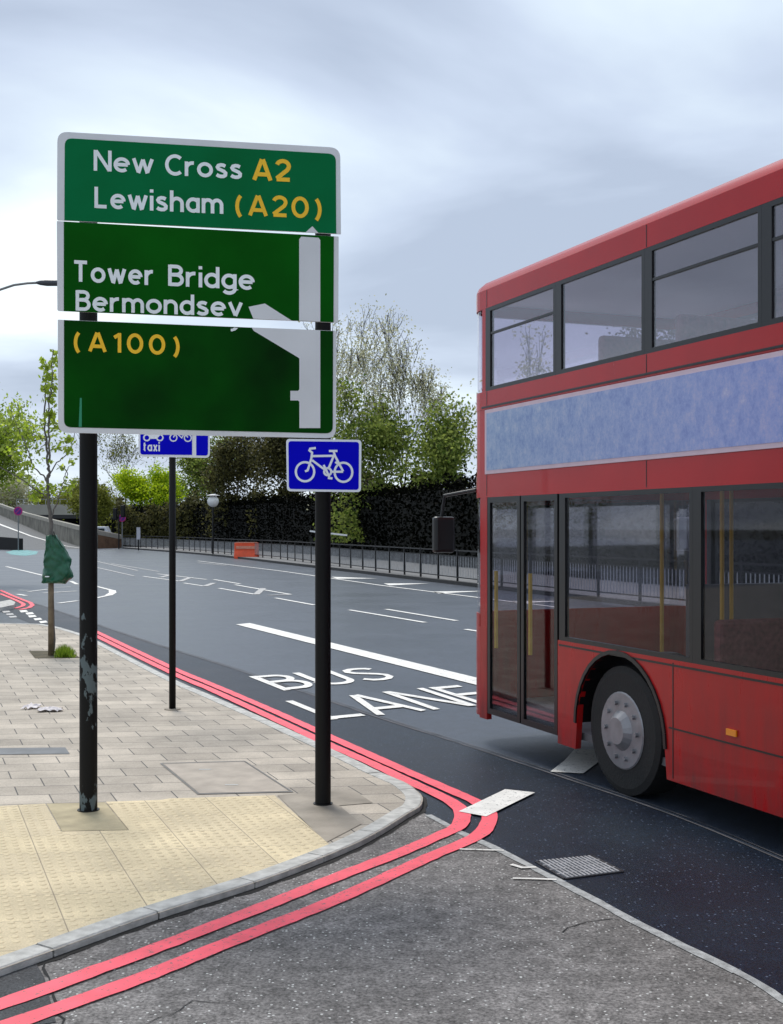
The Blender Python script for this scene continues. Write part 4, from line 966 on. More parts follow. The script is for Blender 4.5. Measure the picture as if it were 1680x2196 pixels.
x0b, x1b = (35-130)/F*262, (330-130)/F*262
MB().box(x0b, x1b, 0, .4, bz(1104), bz(1082)).build('parapet', mat('bridge_concrete', (.36, .34, .29), .85, noise_amt=.2, nscale=.5), br_)
MB().box(x0b, x1b, .401, 12, bz(1106), bz(1103)).build('deck', wm, br_)
MB().box(x0b, x1b, .05, .4, bz(1112), bz(1104)-.003).build('girder', mat('girder_dark', (.03, .03, .03), .7, noise_amt=.2), br_)
MB().box(x0b, x1b, 10, 11, -1, bz(1106)-.003).build('abutment', mat('abutment_dark', (.012, .013, .012), .9, noise_amt=.3), br_)
rb = MB()
for i in range(20): x = x0b+(x1b-x0b)*i/19; rb.box(x-.04, x+.04, .15, .23, bz(1082), bz(1070))
rb.box(x0b, x1b, .15, .23, bz(1071), bz(1070)); rb.build('railing', M['bar_grey'], br_)
vd = 122; vn = thing('parked_van', 'blue and white van parked behind the low brown wall right of the worn black post', 'van', ((222-CX)/F*vd, vd, .0))
vw = mat('van_white', (.6, .62, .68), .4, noise_amt=.1); vb_ = mat('van_blue', (.03, .04, .22), .4, noise_amt=.1)
bevel(MB().box(-1.6, 1.0, -.9, .9, .35, 1.25).build('lower_body', vb_, vn), .06)
bd2 = MB(); bd2.add([(-1.6, -.88, 1.25), (.7, -.88, 1.25), (.35, -.8, 2.05), (-1.55, -.8, 2.05), (-1.6, .88, 1.25), (.7, .88, 1.25), (.35, .8, 2.05), (-1.55, .8, 2.05)], [(0, 1, 2, 3), (7, 6, 5, 4), (1, 5, 6, 2), (0, 3, 7, 4), (3, 2, 6, 7)])
bevel(bd2.build('upper_body', vw, vn), .06)
MB().box(-1.3, .3, -.9, -.84, 1.4, 1.85).build('window', mat('van_glass', (.03, .04, .05), .1), vn)
for x in (-1.1, .5):
    for y in (-.8, .8):
        t_ = MB(); t_.tube([(x, y-.1, .33), (x, y+.1, .33)], .33, 16); wv = t_.build('wheel', M['black'], vn)

# ------------------------------------------------------------------ tall street lamp at left
lp = thing('street_lamp', 'tall grey street lamp whose curved arm reaches in from the left edge', 'street lamp', (P(-120, 1300, 30).x, 30, 0))
def LP(u, v): q = P(u, v, 30); return Vector((q.x, 0, q.z))-Vector((lp.location.x, 0, 0))
MB().tube([(0, 0, 0), (0, 0, 3), LP(-120, 690)], [.11, .09, .06], 14).build('pole', mat('lamp_grey', (.06, .07, .08), .4, metal=.3, noise_amt=.2), lp, smooth=True)
MB().tube([LP(-120, 690), LP(-100, 668), LP(-60, 645), LP(-20, 630), LP(0, 621), LP(30, 611), LP(60, 607), LP(85, 606)], [.05, .045, .04, .035, .03, .03, .03, .03], 10).build('arm', M['alu'], lp, smooth=True)
hd = MB(); a, b = LP(78, 606), LP(135, 607)
hd.tube([a, a.lerp(b, .15), a.lerp(b, .4), a.lerp(b, .8), b], [.03, .06, .08, .075, .03], 12); ho = hd.build('lantern', mat('lantern_dark', (.04, .045, .06), .4, noise_amt=.2), lp, smooth=True)

# ------------------------------------------------------------------ young street tree with stake and watering bag
tb = G(112, 1405, PZ); TD = tb.y
def zt5(x, y): return ((x/4.773)*.9096, (780+y/4.773)*.9096)
YT = thing('young_street_tree', 'slender young street tree with sparse new leaves, growing beside the worn black post', 'tree', tb)
def TP(x, y, dy=0): u, v = zt5(x, y); return P(u, v, TD)+Vector((0, dy, 0))-tb
rnd = random.Random(9)
tr = MB()
def limb(pts, r0, r1, dy=0.0):
    n = len(pts); P3_ = [TP(x, y, dy*i/(n-1)) for i, (x, y) in enumerate(pts)]
    fine = []
    for i in range(n-1):
        for j in range(4): fine.append(P3_[i].lerp(P3_[i+1], j/4)+Vector((rnd.gauss(0, .008), rnd.gauss(0, .01), rnd.gauss(0, .006))))
    fine.append(P3_[-1]); m = len(fine)
    tr.tube(fine, [r0+(r1-r0)*i/(m-1) for i in range(m)], 7); return fine
limb([(592, 3640), (588, 3000), (580, 2400), (565, 2100), (548, 1900), (540, 1700), (545, 1560)], .035, .022)
limb([(545, 1560), (530, 1420), (512, 1250), (490, 1050), (492, 780), (500, 600), (520, 420), (490, 320)], .02, .006, .1)
limb([(545, 1560), (562, 1400), (558, 1150), (560, 960), (570, 800), (600, 600), (620, 350), (625, 220)], .018, .006, -.15)
limb([(530, 1720), (470, 1630), (380, 1550), (240, 1480), (80, 1400), (0, 1380)], .014, .005, .3)
limb([(360, 1500), (340, 1400), (285, 1250), (240, 1120), (190, 1000), (150, 850)], .010, .004, -.2)
limb([(540, 1890), (430, 1800), (300, 1690), (150, 1590), (0, 1500)], .012, .005, -.3)
limb([(548, 1650), (570, 1580), (620, 1480), (730, 1390), (770, 1280), (800, 1150), (760, 1050)], .012, .004, .25)
limb([(570, 2150), (620, 2020), (690, 1840), (750, 1650), (790, 1560), (860, 1500)], .012, .004, -.2)
limb([(750, 1650), (760, 1580), (700, 1540), (640, 1500)], .007, .003)
limb([(512, 1250), (450, 1330), (430, 1370)], .006, .003); limb([(512, 1220), (420, 1190), (310, 1120), (310, 1050)], .008, .003, .1)
limb([(285, 1290), (220, 1310), (150, 1320)], .006, .003); limb([(558, 1350), (640, 1320), (740, 1280)], .006, .003, .1)
limb([(560, 960), (600, 850), (640, 820)], .006, .003); limb([(560, 1150), (630, 1080), (650, 1040)], .006, .003)
limb([(548, 1880), (580, 1820), (640, 1740)], .008, .003, .1)
tr.build('trunk', mat('young_bark', (.13, .12, .11), .8, noise_amt=.3, nscale=20), YT, smooth=True)
cl_ = [(530, 400, 60, 26), (620, 350, 50, 26), (560, 520, 80, 40), (500, 640, 60, 26), (600, 640, 50, 14), (560, 740, 60, 26), (590, 790, 40, 10), (560, 940, 70, 42), (630, 1080, 55, 18), (100, 1050, 60, 22), (310, 1180, 75, 30), (425, 1195, 40, 12), (190, 1440, 48, 22), (330, 1510, 60, 28), (180, 980, 70, 18), (770, 1220, 60, 28), (770, 1360, 55, 26), (235, 1620, 35, 10), (430, 1790, 110, 46), (380, 1870, 80, 30), (590, 1790, 70, 26), (330, 1690, 70, 20), (750, 1770, 90, 30), (810, 1480, 45, 10), (700, 1540, 40, 8), (240, 1310, 80, 10), (450, 1330, 50, 8), (640, 1320, 60, 10), (310, 1080, 50, 12), (520, 1030, 45, 8), (620, 250, 30, 10), (490, 330, 30, 8), (560, 1470, 40, 6), (820, 1700, 50, 14), (70, 1330, 70, 12)]
lf = MB()
px = 1/4.773*.9096/F*TD
for x, y, rr_, n in cl_:
    c = TP(x, y)
    for _ in range(int(n*1.5)):
        leaf(lf, c+Vector((rnd.gauss(0, rr_*px*.5), rnd.gauss(0, .1), rnd.gauss(0, rr_*px*.45))), .078, rnd)
lf.build('crown', Lm['young'], YT)
stk = thing('tree_stake', 'round wooden stake supporting the young street tree below its green bag', 'stake', tb+Vector((.0, -.07, 0)))
zt_ = hgt(1155, TD)-PZ
MB().tube([(0, 0, -.03), (0.0, 0, zt_)], [.043, .040], 14).build('stake_post', mat('stake_wood', (.22, .17, .11), .8, col2=(.11, .085, .055), nscale=9, bump=.3), stk, smooth=True)
# watering bag
bg_ = MB(); nseg = 40; nz = 30; cx0 = (125-112)/F*TD
bag = thing('watering_bag', 'crumpled dark green watering bag wrapped round the young tree and its stake', 'tree bag', (tb.x, tb.y-.07, hgt(1248, TD)))
H_ = hgt(1150, TD)-hgt(1250, TD)
def bag_w(t):                                    # left and right outline in metres, t from bottom to top
    px_ = TD/F
    lft = [(-18, 0), (-19, .12), (-15, .4), (-12, .7), (-9, 1)]; rgt = [(30, 0), (43, .08), (46, .2), (40, .45), (31, .7), (12, 1)]
    def ip(tab):
        for (a, s), (b, e_) in zip(tab, tab[1:]):
            if t <= e_: return (a+(b-a)*(t-s)/(e_-s))*px_
        return tab[-1][0]*px_
    return ip(lft), ip(rgt)
for i in range(nz+1):
    t = i/nz; l_, r__ = bag_w(t); cxx = (l_+r__)/2; rx = (r__-l_)/2; ry = .055+.085*(1-t)
    for j in range(nseg):
        a = 2*math.pi*j/nseg; p = Vector((math.cos(a), math.sin(a), t*4))
        f_ = 1+.16*noise.noise(Vector((p.x*2.2, p.y*2.2, t*5)))+.10*noise.noise(Vector((p.x*5, p.y*5, t*11+3)))
        sag = .035*noise.noise(Vector((p.x*2, 0, 5)))+(-.035*max(0, math.cos(a-.6)) if i == 0 else 0)
        ridge = .085*abs(noise.noise(Vector((p.x*1.8+t*3.0, p.y*1.8, t*4.5+9))))+.03*abs(noise.noise(Vector((p.x*4-t*4, p.y*3, t*9))))
        bg_.v.append(Vector((cxx+rx*math.cos(a)*f_, ry*math.sin(a)*f_-ridge*(1.6 if math.sin(a) < 0 else .4)*(1-.5*t)+.02, t*H_+sag)))
for i in range(nz):
    for j in range(nseg): bg_.f.append((i*nseg+j, i*nseg+(j+1) % nseg, (i+1)*nseg+(j+1) % nseg, (i+1)*nseg+j))
bg_.f.append(tuple(reversed(range(nseg)))); bg_.f.append(tuple(nz*nseg+j for j in range(nseg)))
bgo = bg_.build('bag_skin', mat('green_pvc', (.010, .10, .050), .36, spec=.4, noise_amt=.3, nscale=14), bag, smooth=True)
hk = MB(); hk.tube([(.04, -.05, H_*.98), (.06, -.06, H_+.06), (.085, -.05, H_*.96)], .008, 6); hk.build('tie', M['black'], bag)
hk = MB(); hk.box(-.03, .03, -.21, -.19, .085, .10); hk.build('tag', wht, bag)
sp_ = MB(); sp_.add([G(62, 1396, PZ), G(150, 1396, PZ), G(172, 1411, PZ), G(75, 1412, PZ)], [(3, 2, 1, 0)])
for v_ in sp_.v: v_.z = PZ+.002
soil = sp_.build('tree_pit', mat('soil', (.12, .10, .06), .95, noise_amt=.6, nscale=9, bump=.8)); struct(soil)
gr = MB(); rnd = random.Random(4)
for _ in range(900):
    u = rnd.gauss(138, 11); v = rnd.uniform(1397, 1411); 
    if u < 118 or u > 163: continue
    p = G(u, v, PZ); hh = rnd.uniform(.06, .16)*(1-abs(u-138)/40); a = rnd.uniform(0, 6.28); k = len(gr.v)
    dx, dy = math.cos(a)*.008, math.sin(a)*.008; le = Vector((rnd.gauss(0, .04), rnd.gauss(0, .04), hh))
    gr.v += [p+Vector((dx, dy, 0)), p-Vector((dx, dy, 0)), p+le]; gr.f.append((k, k+1, k+2))
tag(gr.build('grass', leafmat('grass_blades', (.08, .16, .01), (.28, .38, .03))), 'tuft of green grass growing in the pit of the young tree', 'grass', kind='stuff')

# litter
def paper(u, v, sx, label, seed):
    rnd = random.Random(seed); p = G(u, v, PZ); mb = MB(); n = 9
    for i in range(n):
        for j in range(n):
            a = i/(n-1)-.5; b = j/(n-1)-.5; e_ = 1+.5*noise.noise(Vector((a*3+seed, b*3, 0)))
            mb.v.append(Vector((a*sx*e_, b*.22*e_, .006+.05*abs(noise.noise(Vector((a*6, b*6, seed))))+.02*abs(noise.noise(Vector((a*15, b*15, seed)))))))
    for i in range(n-1):
        for j in range(n-1): mb.f.append((i*n+j, (i+1)*n+j, (i+1)*n+j+1, i*n+j+1))
    o = mb.build('paper_litter', mat('crumpled_paper', (.75, .70, .70), .8, noise_amt=.2), smooth=False)
    o.location = p; md = o.modifiers.new('s', 'SOLIDIFY'); md.thickness = .002
    return tag(o, label, 'litter', 'crumpled paper on the pavement')
paper(68, 1518, .14, 'larger crumpled piece of white paper on the pavement left of the worn post', 1)
paper(108, 1524, .22, 'flat torn piece of white paper nearest the worn post', 2)
def pebbles():
    mb = MB(); rnd = random.Random(12)
    for _ in range(260):
        u = rnd.uniform(0, 1000); v = rnd.uniform(1800, 2190) if rnd.random() < .5 else rnd.gauss(1782, 18)
        if rnd.random() < .35: u, v = rnd.gauss(890, 40), rnd.gauss(1788, 12)
        p = G(u, v, .004)
        if inside((p.x, p.y), [(q_.x, q_.y) for q_ in pave_pts]): continue
        s = rnd.uniform(.003, .009); k = len(mb.v)
        pts = [(1, 0, 0), (-1, 0, 0), (0, 1, 0), (0, -1, 0), (0, 0, 1), (0, 0, -1)]
        mb.add([p+Vector((a*s*rnd.uniform(.7, 1.4), b*s, c*s*.5+.002)) for a, b, c in pts], [(0, 2, 4), (2, 1, 4), (1, 3, 4), (3, 0, 4), (2, 0, 5), (1, 2, 5), (3, 1, 5), (0, 3, 5)])
    return tag(mb.build('grit', mat('loose_grit', (.42, .40, .38), .8, noise_amt=.4, nscale=40)), 'loose pale grit scattered along the gutter of the side road', 'grit', kind='stuff')
pebbles()

# ------------------------------------------------------------------ the red double-decker bus
dB = Vector((-.371, .928, 0)).normalized(); nB = Vector((.928, .371, 0)).normalized()
N_OFF, T_FRONT, BL, BWd = 4.92, 10.41, 11.2, 2.5
cB = nB*(N_OFF+BWd/2)+dB*(T_FRONT-BL/2)
BUS = thing('double_decker_bus', 'red double-decker bus with a blue side advert filling the right of the road', 'bus', cB, math.atan2(dB.y, dB.x))
red = mat('bus_red', (.42, .0015, .003), .3, spec=.35, coat=.12, noise_amt=.12, nscale=3)
def grime(m, z0, z1, dirt, amt):
    t = m.node_tree; b = t.nodes['Principled BSDF']; src = b.inputs['Base Color'].links[0].from_socket
    tcn = t.nodes.new('ShaderNodeTexCoord'); sp_ = t.nodes.new('ShaderNodeSeparateXYZ'); t.links.new(tcn.outputs['Object'], sp_.inputs[0])
    mr_ = t.nodes.new('ShaderNodeMapRange'); mr_.inputs[1].default_value = z0; mr_.inputs[2].default_value = z1; mr_.inputs[3].default_value = amt; mr_.inputs[4].default_value = .03; t.links.new(sp_.outputs['Z'], mr_.inputs[0])
    mp_ = t.nodes.new('ShaderNodeMapping'); mp_.inputs['Scale'].default_value = (2.5, 2.5, .5); t.links.new(tcn.outputs['Object'], mp_.inputs[0])
    n = t.nodes.new('ShaderNodeTexNoise'); n.inputs['Scale'].default_value = 3; n.inputs['Detail'].default_value = 9; n.inputs['Roughness'].default_value = .7; t.links.new(mp_.outputs[0], n.inputs['Vector'])
    r_ = t.nodes.new('ShaderNodeMapRange'); r_.inputs[1].default_value = .38; r_.inputs[2].default_value = .72; t.links.new(n.outputs['Fac'], r_.inputs[0])
    mu = t.nodes.new('ShaderNodeMath'); mu.operation = 'MULTIPLY'; t.links.new(mr_.outputs[0], mu.inputs[0]); t.links.new(r_.outputs[0], mu.inputs[1])
    mx_ = t.nodes.new('ShaderNodeMixRGB'); t.links.new(mu.outputs[0], mx_.inputs[0]); t.links.new(src, mx_.inputs[1]); mx_.inputs[2].default_value = (*dirt, 1)
    t.links.new(mx_.outputs[0], b.inputs['Base Color'])
    ra = t.nodes.new('ShaderNodeMath'); ra.operation = 'MULTIPLY_ADD'; ra.inputs[1].default_value = .5; ra.inputs[2].default_value = .26; t.links.new(mu.outputs[0], ra.inputs[0]); t.links.new(ra.outputs[0], b.inputs['Roughness'])
grime(red, .25, 1.3, (.05, .035, .03), .75)
bglass = glassmat('bus_glass', (.88, .86, .92), r0=.16); bglass2 = glassmat('bus_lower_glass', (.86, .86, .88), r0=.02); trim = mat('bus_black_trim', (.006, .006, .007), .35, noise_amt=.2)
inter = mat('bus_interior_pale', (.86, .82, .86), .6, noise_amt=.08, nscale=2); interd = mat('bus_interior_dark', (.14, .14, .15), .6, noise_amt=.2)
rubber = mat('tyre_rubber', (.012, .012, .012), .8, noise_amt=.3, nscale=10, bump=.3); rim_m = mat('wheel_grey', (.28, .28, .30), .4, metal=.4, noise_amt=.3, nscale=8)
hx, hy, rc = BL/2, BWd/2, .30
def outline(inset=0, n=8):
    pts = []; x_, y_, r_ = hx-inset, hy-inset, max(.02, rc-inset)
    for cx_, cy_, a0 in ((x_-r_, y_-r_, 0), (-x_+r_, y_-r_, 90), (-x_+r_, -y_+r_, 180), (x_-r_, -y_+r_, 270)):
        for j in range(n+1): a = R(a0+90*j/n); pts.append((cx_+r_*math.cos(a), cy_+r_*math.sin(a)))
    out = []
    for i in range(len(pts)):
        a = Vector(pts[i]); b = Vector(pts[(i+1) % len(pts)]); m = max(1, int((b-a).length/.06)) if (b-a).length > .3 else 1
        for j in range(m): out.append(tuple(a.lerp(b, j/m)))
    return out
OUT = outline()
def ring(name, z0, z1, inset0, m, parent, th=.05, zlow=None, inset1=None, smooth=True):
    o0 = outline(inset0); o1 = outline(inset1) if inset1 is not None else o0; oi = outline(inset0+th); n = min(len(o0), len(o1), len(oi)); mb = MB()
    for i in range(n):
        zl = zlow(*o0[i]) if zlow else z0
        mb.v += [Vector((*o0[i], zl)), Vector((*o1[i], z1)), Vector((*oi[i], z1)), Vector((*oi[i], zl))]
    for i in range(n):
        j = (i+1) % n
        for q_ in range(4): mb.f.append((4*i+q_, 4*j+q_, 4*j+(q_+1) % 4, 4*i+(q_+1) % 4))
    o = fixn(mb.build(name, m, parent)); return o
AX = (hx-2.65, -hx+3.1); RW = .48
DOOR = (hx-1.75, hx-.45)                         # front door on the near side
def zlow(x, y):
    z = .24
    for a in AX:
        if abs(y) > hy-.12 and abs(x-a) < .60: z = max(z, .45+math.sqrt(max(0, .60**2-(x-a)**2)))
    return z
MIDDOOR = (-.9, .55)
# sides built from panels so that doors are real openings
def side_panel(name, x0, x1, z1, m, s, y0=None):
    n = max(2, int((x1-x0)/.04)); mb = MB()
    for i in range(n+1):
        x = x0+(x1-x0)*i/n; zl = zlow(x, hy*s)
        mb.v += [Vector((x, hy*s, zl)), Vector((x, hy*s, z1)), Vector((x, (hy-.05)*s, z1)), Vector((x, (hy-.05)*s, zl))]
    for i in range(n):
        for q_ in range(4): mb.f.append((4*i+q_, 4*(i+1)+q_, 4*(i+1)+(q_+1) % 4, 4*i+(q_+1) % 4))
    mb.f += [(0, 1, 2, 3), tuple(4*n+q_ for q_ in (3, 2, 1, 0))]
    return fixn(mb.build(name, m, BUS))
def end_ring(name, z0, z1, sgn, m, x_from, inset=0):
    """the rounded front or rear part of the shell beyond x_from"""
    o0 = [p for p in outline(inset)]; oi = [p for p in outline(inset+.05)]; n = len(o0)
    idx = [i for i in range(n) if o0[i][0]*sgn >= x_from]
    # order contiguous
    if 0 in idx and n-1 in idx:
        k = [i for i in idx if i > n/2]; idx = k+[i for i in idx if i <= n/2]
    mb = MB()
    for i in idx:
        j = i if i < len(oi) else len(oi)-1
        mb.v += [Vector((*o0[i], z0)), Vector((*o0[i], z1)), Vector((*oi[j], z1)), Vector((*oi[j], z0))]
    for i in range(len(idx)-1):
        for q_ in range(4): mb.f.append((4*i+q_, 4*(i+1)+q_, 4*(i+1)+(q_+1) % 4, 4*i+(q_+1) % 4))
    mb.f += [(0, 1, 2, 3), tuple(4*(len(idx)-1)+q_ for q_ in (3, 2, 1, 0))]
    return fixn(mb.build(name, m, BUS))
WB = 1.08                                        # bottom of the lower windows
side_panel('side_panel', -hx+rc, DOOR[0], WB, red, 1)
side_panel('side_panel', DOOR[1], hx-rc, WB, red, 1)
side_panel('side_panel', -hx+rc, hx-rc, WB, red, -1)
end_ring('front_panel', .26, 1.2, 1, red, hx-rc); end_ring('rear_panel', .3, 1.35, -1, red, hx-rc)
ring('lower_deck_cornice', 2.27, 2.475, 0, red, BUS)
ring('advert_band_backing', 2.475, 3.075, 0.004, red, BUS)
ring('upper_deck_waist', 3.075, 3.24, 0, red, BUS)
tr2 = MB()
for s in (1, -1): tr2.box(-hx+.35, hx-.35, (hy+.001)*s-.006, (hy+.001)*s+.006, 3.088, 3.103)
tr2.build('trim_strip', trim, BUS)
ring('roof_cornice', 4.0, 4.17, 0, red, BUS)
# roof with rounded edge
rf = MB(); prof = [(0, 4.17), (.02, 4.215), (.07, 4.26), (.16, 4.29), (.35, 4.305)]; rings = [outline(i_) for i_, z in prof]; n = min(len(r_) for r_ in rings)
def resample(pts, n):
    # same parametrisation by angle-free arclength
    L_ = [0]; m = len(pts)
    for i in range(m): L_.append(L_[-1]+math.dist(pts[i], pts[(i+1) % m]))
    out = []; j = 0
    for i in range(n):
        t = L_[-1]*i/n
        while L_[j+1] < t: j += 1
        f_ = (t-L_[j])/(L_[j+1]-L_[j]) if L_[j+1] > L_[j] else 0
        out.append(tuple(Vector(pts[j]).lerp(Vector(pts[(j+1) % m]), f_)))
    return out
for r_, (i_, z) in zip(rings, prof): rf.v += [Vector((*p, z)) for p in resample(r_, 300)]
for k in range(len(prof)-1):
    for i in range(300): rf.f.append((k*300+i, k*300+(i+1) % 300, (k+1)*300+(i+1) % 300, (k+1)*300+i))
rf.f.append(tuple((len(prof)-1)*300+i for i in range(300)))
ro = fixn(rf.build('roof', red, BUS)); ro.data.polygons.foreach_set('use_smooth', [True]*len(ro.data.polygons))
# pillars and panes
def pane(name, x0, x1, z0, z1, s, m=bglass, y=None, parent=BUS):
    yy = (hy-.012 if y is None else y)*s; return MB().box(x0, x1, min(yy, yy-.006*s), max(yy, yy-.006*s), z0, z1).build(name, m, parent)
def frame_box(mb, x0, x1, z0, z1, s, wd=.035):
    y0, y1 = sorted(((hy-.03)*s, (hy-.001)*s))
    mb.box(x0, x1, y0, y1, z0, z0+wd); mb.box(x0, x1, y0, y1, z1-wd, z1); mb.box(x0, x0+wd, y0, y1, z0+wd, z1-wd); mb.box(x1-wd, x1, y0, y1, z0+wd, z1-wd)
def windows(xs, z0, z1, s, nm):
    for a, b in zip(xs, xs[1:]):
        if b-a < .2: continue
        fr = MB(); frame_box(fr, a+.03, b-.03, z0, z1, s); fo_ = fr.build('window', trim, BUS)
        MB().box(a+.06, b-.06, min((hy-.012)*s, (hy-.018)*s), max((hy-.012)*s, (hy-.018)*s), z0+.03, z1-.03).build('pane', bglass if nm == 'u' else bglass2, fo_)
        if nm == 'u' and int(a*10) % 2 == 0:
            t2 = MB(); y0, y1 = sorted(((hy-.028)*s, (hy-.004)*s)); t2.box(a+.065, b-.065, y0, y1, z1-.25, z1-.23); t2.build('vent_bar', trim, fo_)
uxs = [-hx+.45+(BL-.9)*i/8 for i in range(9)]
for s in (1, -1):
    windows(uxs, 3.24, 4.0, s, 'u')
    for x in uxs: y0, y1 = sorted(((hy-.06)*s, (hy-.0015)*s)); MB().box(x-.03, x+.03, y0, y1, 3.24, 4.0).build('window_pillar', trim, BUS)
lx_near = [-hx+.45, -hx+1.9, -hx+3.35, MIDDOOR[0]-.15, MIDDOOR[1]+.1, 2.0, DOOR[0]-.05]
lx_far = [-hx+.45+(BL-.9)*i/7 for i in range(8)]
windows(lx_near, WB, 2.27, 1, 'l'); windows(lx_far, WB, 2.27, -1, 'l')
for x in lx_near: MB().box(x-.03, x+.03, hy-.06, hy-.0015, WB, 2.27).build('window_pillar', trim, BUS)
for x in lx_far: MB().box(x-.03, x+.03, -hy+.0015, -hy+.06, WB, 2.27).build('window_pillar', trim, BUS)
# front door: two glazed leaves
for a, b in ((DOOR[0], (DOOR[0]+DOOR[1])/2), ((DOOR[0]+DOOR[1])/2, DOOR[1])):
    fr = MB(); frame_box(fr, a+.01, b-.01, .30, 2.27, 1, .05); d_ = fr.build('door', trim, BUS)
    MB().box(a+.06, b-.06, hy-.02, hy-.014, .35, 2.22).build('pane', bglass2, d_)
    hk = MB(); hk.bar((b-.09, hy-.05, .9), (b-.09, hy-.05, 1.6), .025, .025); hk.build('handrail', mat('handrail_yellow', (.7, .45, .02), .4), d_)
# ends: corner glazing and screens
def end_glass(name, z0, z1, sgn): return end_ring(name, z0, z1, sgn, bglass, hx-rc-.02, .012)
end_glass('windscreen', 1.2, 2.27, 1); end_glass('upper_front_window', 3.24, 4.0, 1); end_glass('upper_rear_window', 3.24, 4.0, -1)
end_ring('rear_engine_cover', 1.35, 2.27, -1, red, hx-rc)
for sx_ in (1, -1):
    for s in (1, -1): MB().box(sx_*(hx-.40)-.05, sx_*(hx-.40)+.05, min((hy-.05)*s, (hy-.002)*s), max((hy-.05)*s, (hy-.002)*s), 3.24, 4.0).build('corner_pillar', red, BUS)
for s in (1, -1): MB().box(hx-.45, hx-.31, min((hy-.05)*s, (hy-.002)*s), max((hy-.05)*s, (hy-.002)*s), WB, 2.27).build('corner_pillar', red, BUS)
# advert
def advmat():
    m = bpy.data.materials.new('advert_blue'); m.use_nodes = True; t = m.node_tree; b = t.nodes['Principled BSDF']; nn = t.nodes; ll = t.links
    tcn = nn.new('ShaderNodeTexCoord'); mp_ = nn.new('ShaderNodeMapping'); mp_.inputs['Scale'].default_value = (2.0, 1, 1.6); ll.new(tcn.outputs['Object'], mp_.inputs[0])
    n = nn.new('ShaderNodeTexNoise'); n.inputs['Scale'].default_value = 5; n.inputs['Detail'].default_value = 9; n.inputs['Roughness'].default_value = .85; ll.new(mp_.outputs[0], n.inputs['Vector'])
    r = nn.new('ShaderNodeValToRGB'); e0 = r.color_ramp.elements; e0[0].position = .3; e0[0].color = (.16, .20, .52, 1); e0[1].position = .72; e0[1].color = (.58, .55, .72, 1)
    x = e0.new(.5); x.color = (.27, .31, .64, 1); x = e0.new(.6); x.color = (.36, .34, .62, 1); ll.new(n.outputs['Fac'], r.inputs[0]); sp2 = nn.new('ShaderNodeSeparateXYZ'); ll.new(tcn.outputs['Object'], sp2.inputs[0])
    g2 = nn.new('ShaderNodeMapRange'); g2.inputs[1].default_value = 0; g2.inputs[2].default_value = 5.6; g2.inputs[3].default_value = 0; g2.inputs[4].default_value = .75; ll.new(sp2.outputs['X'], g2.inputs[0])
    tn = nn.new('ShaderNodeMixRGB'); tn.blend_type = 'MIX'; ll.new(g2.outputs[0], tn.inputs[0]); ll.new(r.outputs[0], tn.inputs[1])
    r4 = nn.new('ShaderNodeValToRGB'); q4 = r4.color_ramp.elements; q4[0].position = .35; q4[0].color = (.10, .22, .42, 1); q4[1].position = .68; q4[1].color = (.42, .56, .62, 1); ll.new(n.outputs['Fac'], r4.inputs[0]); ll.new(r4.outputs[0], tn.inputs[2])
    ll.new(tn.outputs[0], b.inputs['Base Color']); b.inputs['Roughness'].default_value = .35
    return m
am = advmat()
for s in (1, -1):
    y0, y1 = sorted(((hy-.003)*s, (hy+.006)*s)); af = MB().box(-hx+.5, hx-.42, y0, y1, 2.482, 3.068).build('advert_frame', mat('advert_border', (.62, .48, .56), .5, noise_amt=.1), BUS)
    y0, y1 = sorted(((hy+.0065)*s, (hy+.009)*s)); MB().box(-hx+.54, hx-.46, y0, y1, 2.515, 3.035).build('advert_sheet', am, af)
# interior
MB().box(-hx+.1, hx-.1, -hy+.08, hy-.08, .30, .36).build('lower_floor', interd, BUS)
MB().box(-hx+.1, hx-.1, -hy+.06, hy-.06, 2.42, 2.47).build('upper_floor', interd, BUS)
MB().box(-hx+.1, hx-.1, -hy+.06, hy-.06, 4.10, 4.13).build('upper_ceiling', inter, BUS)
MB().box(-hx+.1, hx-.1, -hy+.06, hy-.06, 2.36, 2.40).build('lower_ceiling', interd, BUS)
seatm = mat('seat_moquette', (.22, .07, .08), .9, noise_amt=.6, nscale=30)
def seat(x, y, z):
    b_ = MB(); b_.box(x-.22, x+.22, y-.42, y+.42, z+.38, z+.48); b_.box(x-.26, x-.18, y-.42, y+.42, z+.46, z+1.02); b_.box(x-.05, x+.05, y-.05, y+.05, z, z+.38)
    return bevel(b_.build('seat', seatm, BUS), .03)
for i in range(9):
    for y in (-.75, .75): seat(-4.6+i*1.02, y, 2.47)
for i, x in enumerate((-4.2, -3.3, -2.4, 1.2, 2.1)):
    for y in (-.75, .75):
        if x > 0 and y > 0 and x < 1.0: continue
        seat(x, y, .36)
polm = mat('pole_yellow', (.6, .35, .02), .4)
for x in (-3.8, -1.1, .7, 2.9, 3.7):
    for y in (-.35, .35): MB().tube([(x, y, .36), (x, y, 2.36)], .017, 8).build('grab_pole', polm, BUS)
MB().box(hx-1.7, hx-1.6, -hy+.1, -.1, .36, 1.5).build('cab_partition', interd, BUS)
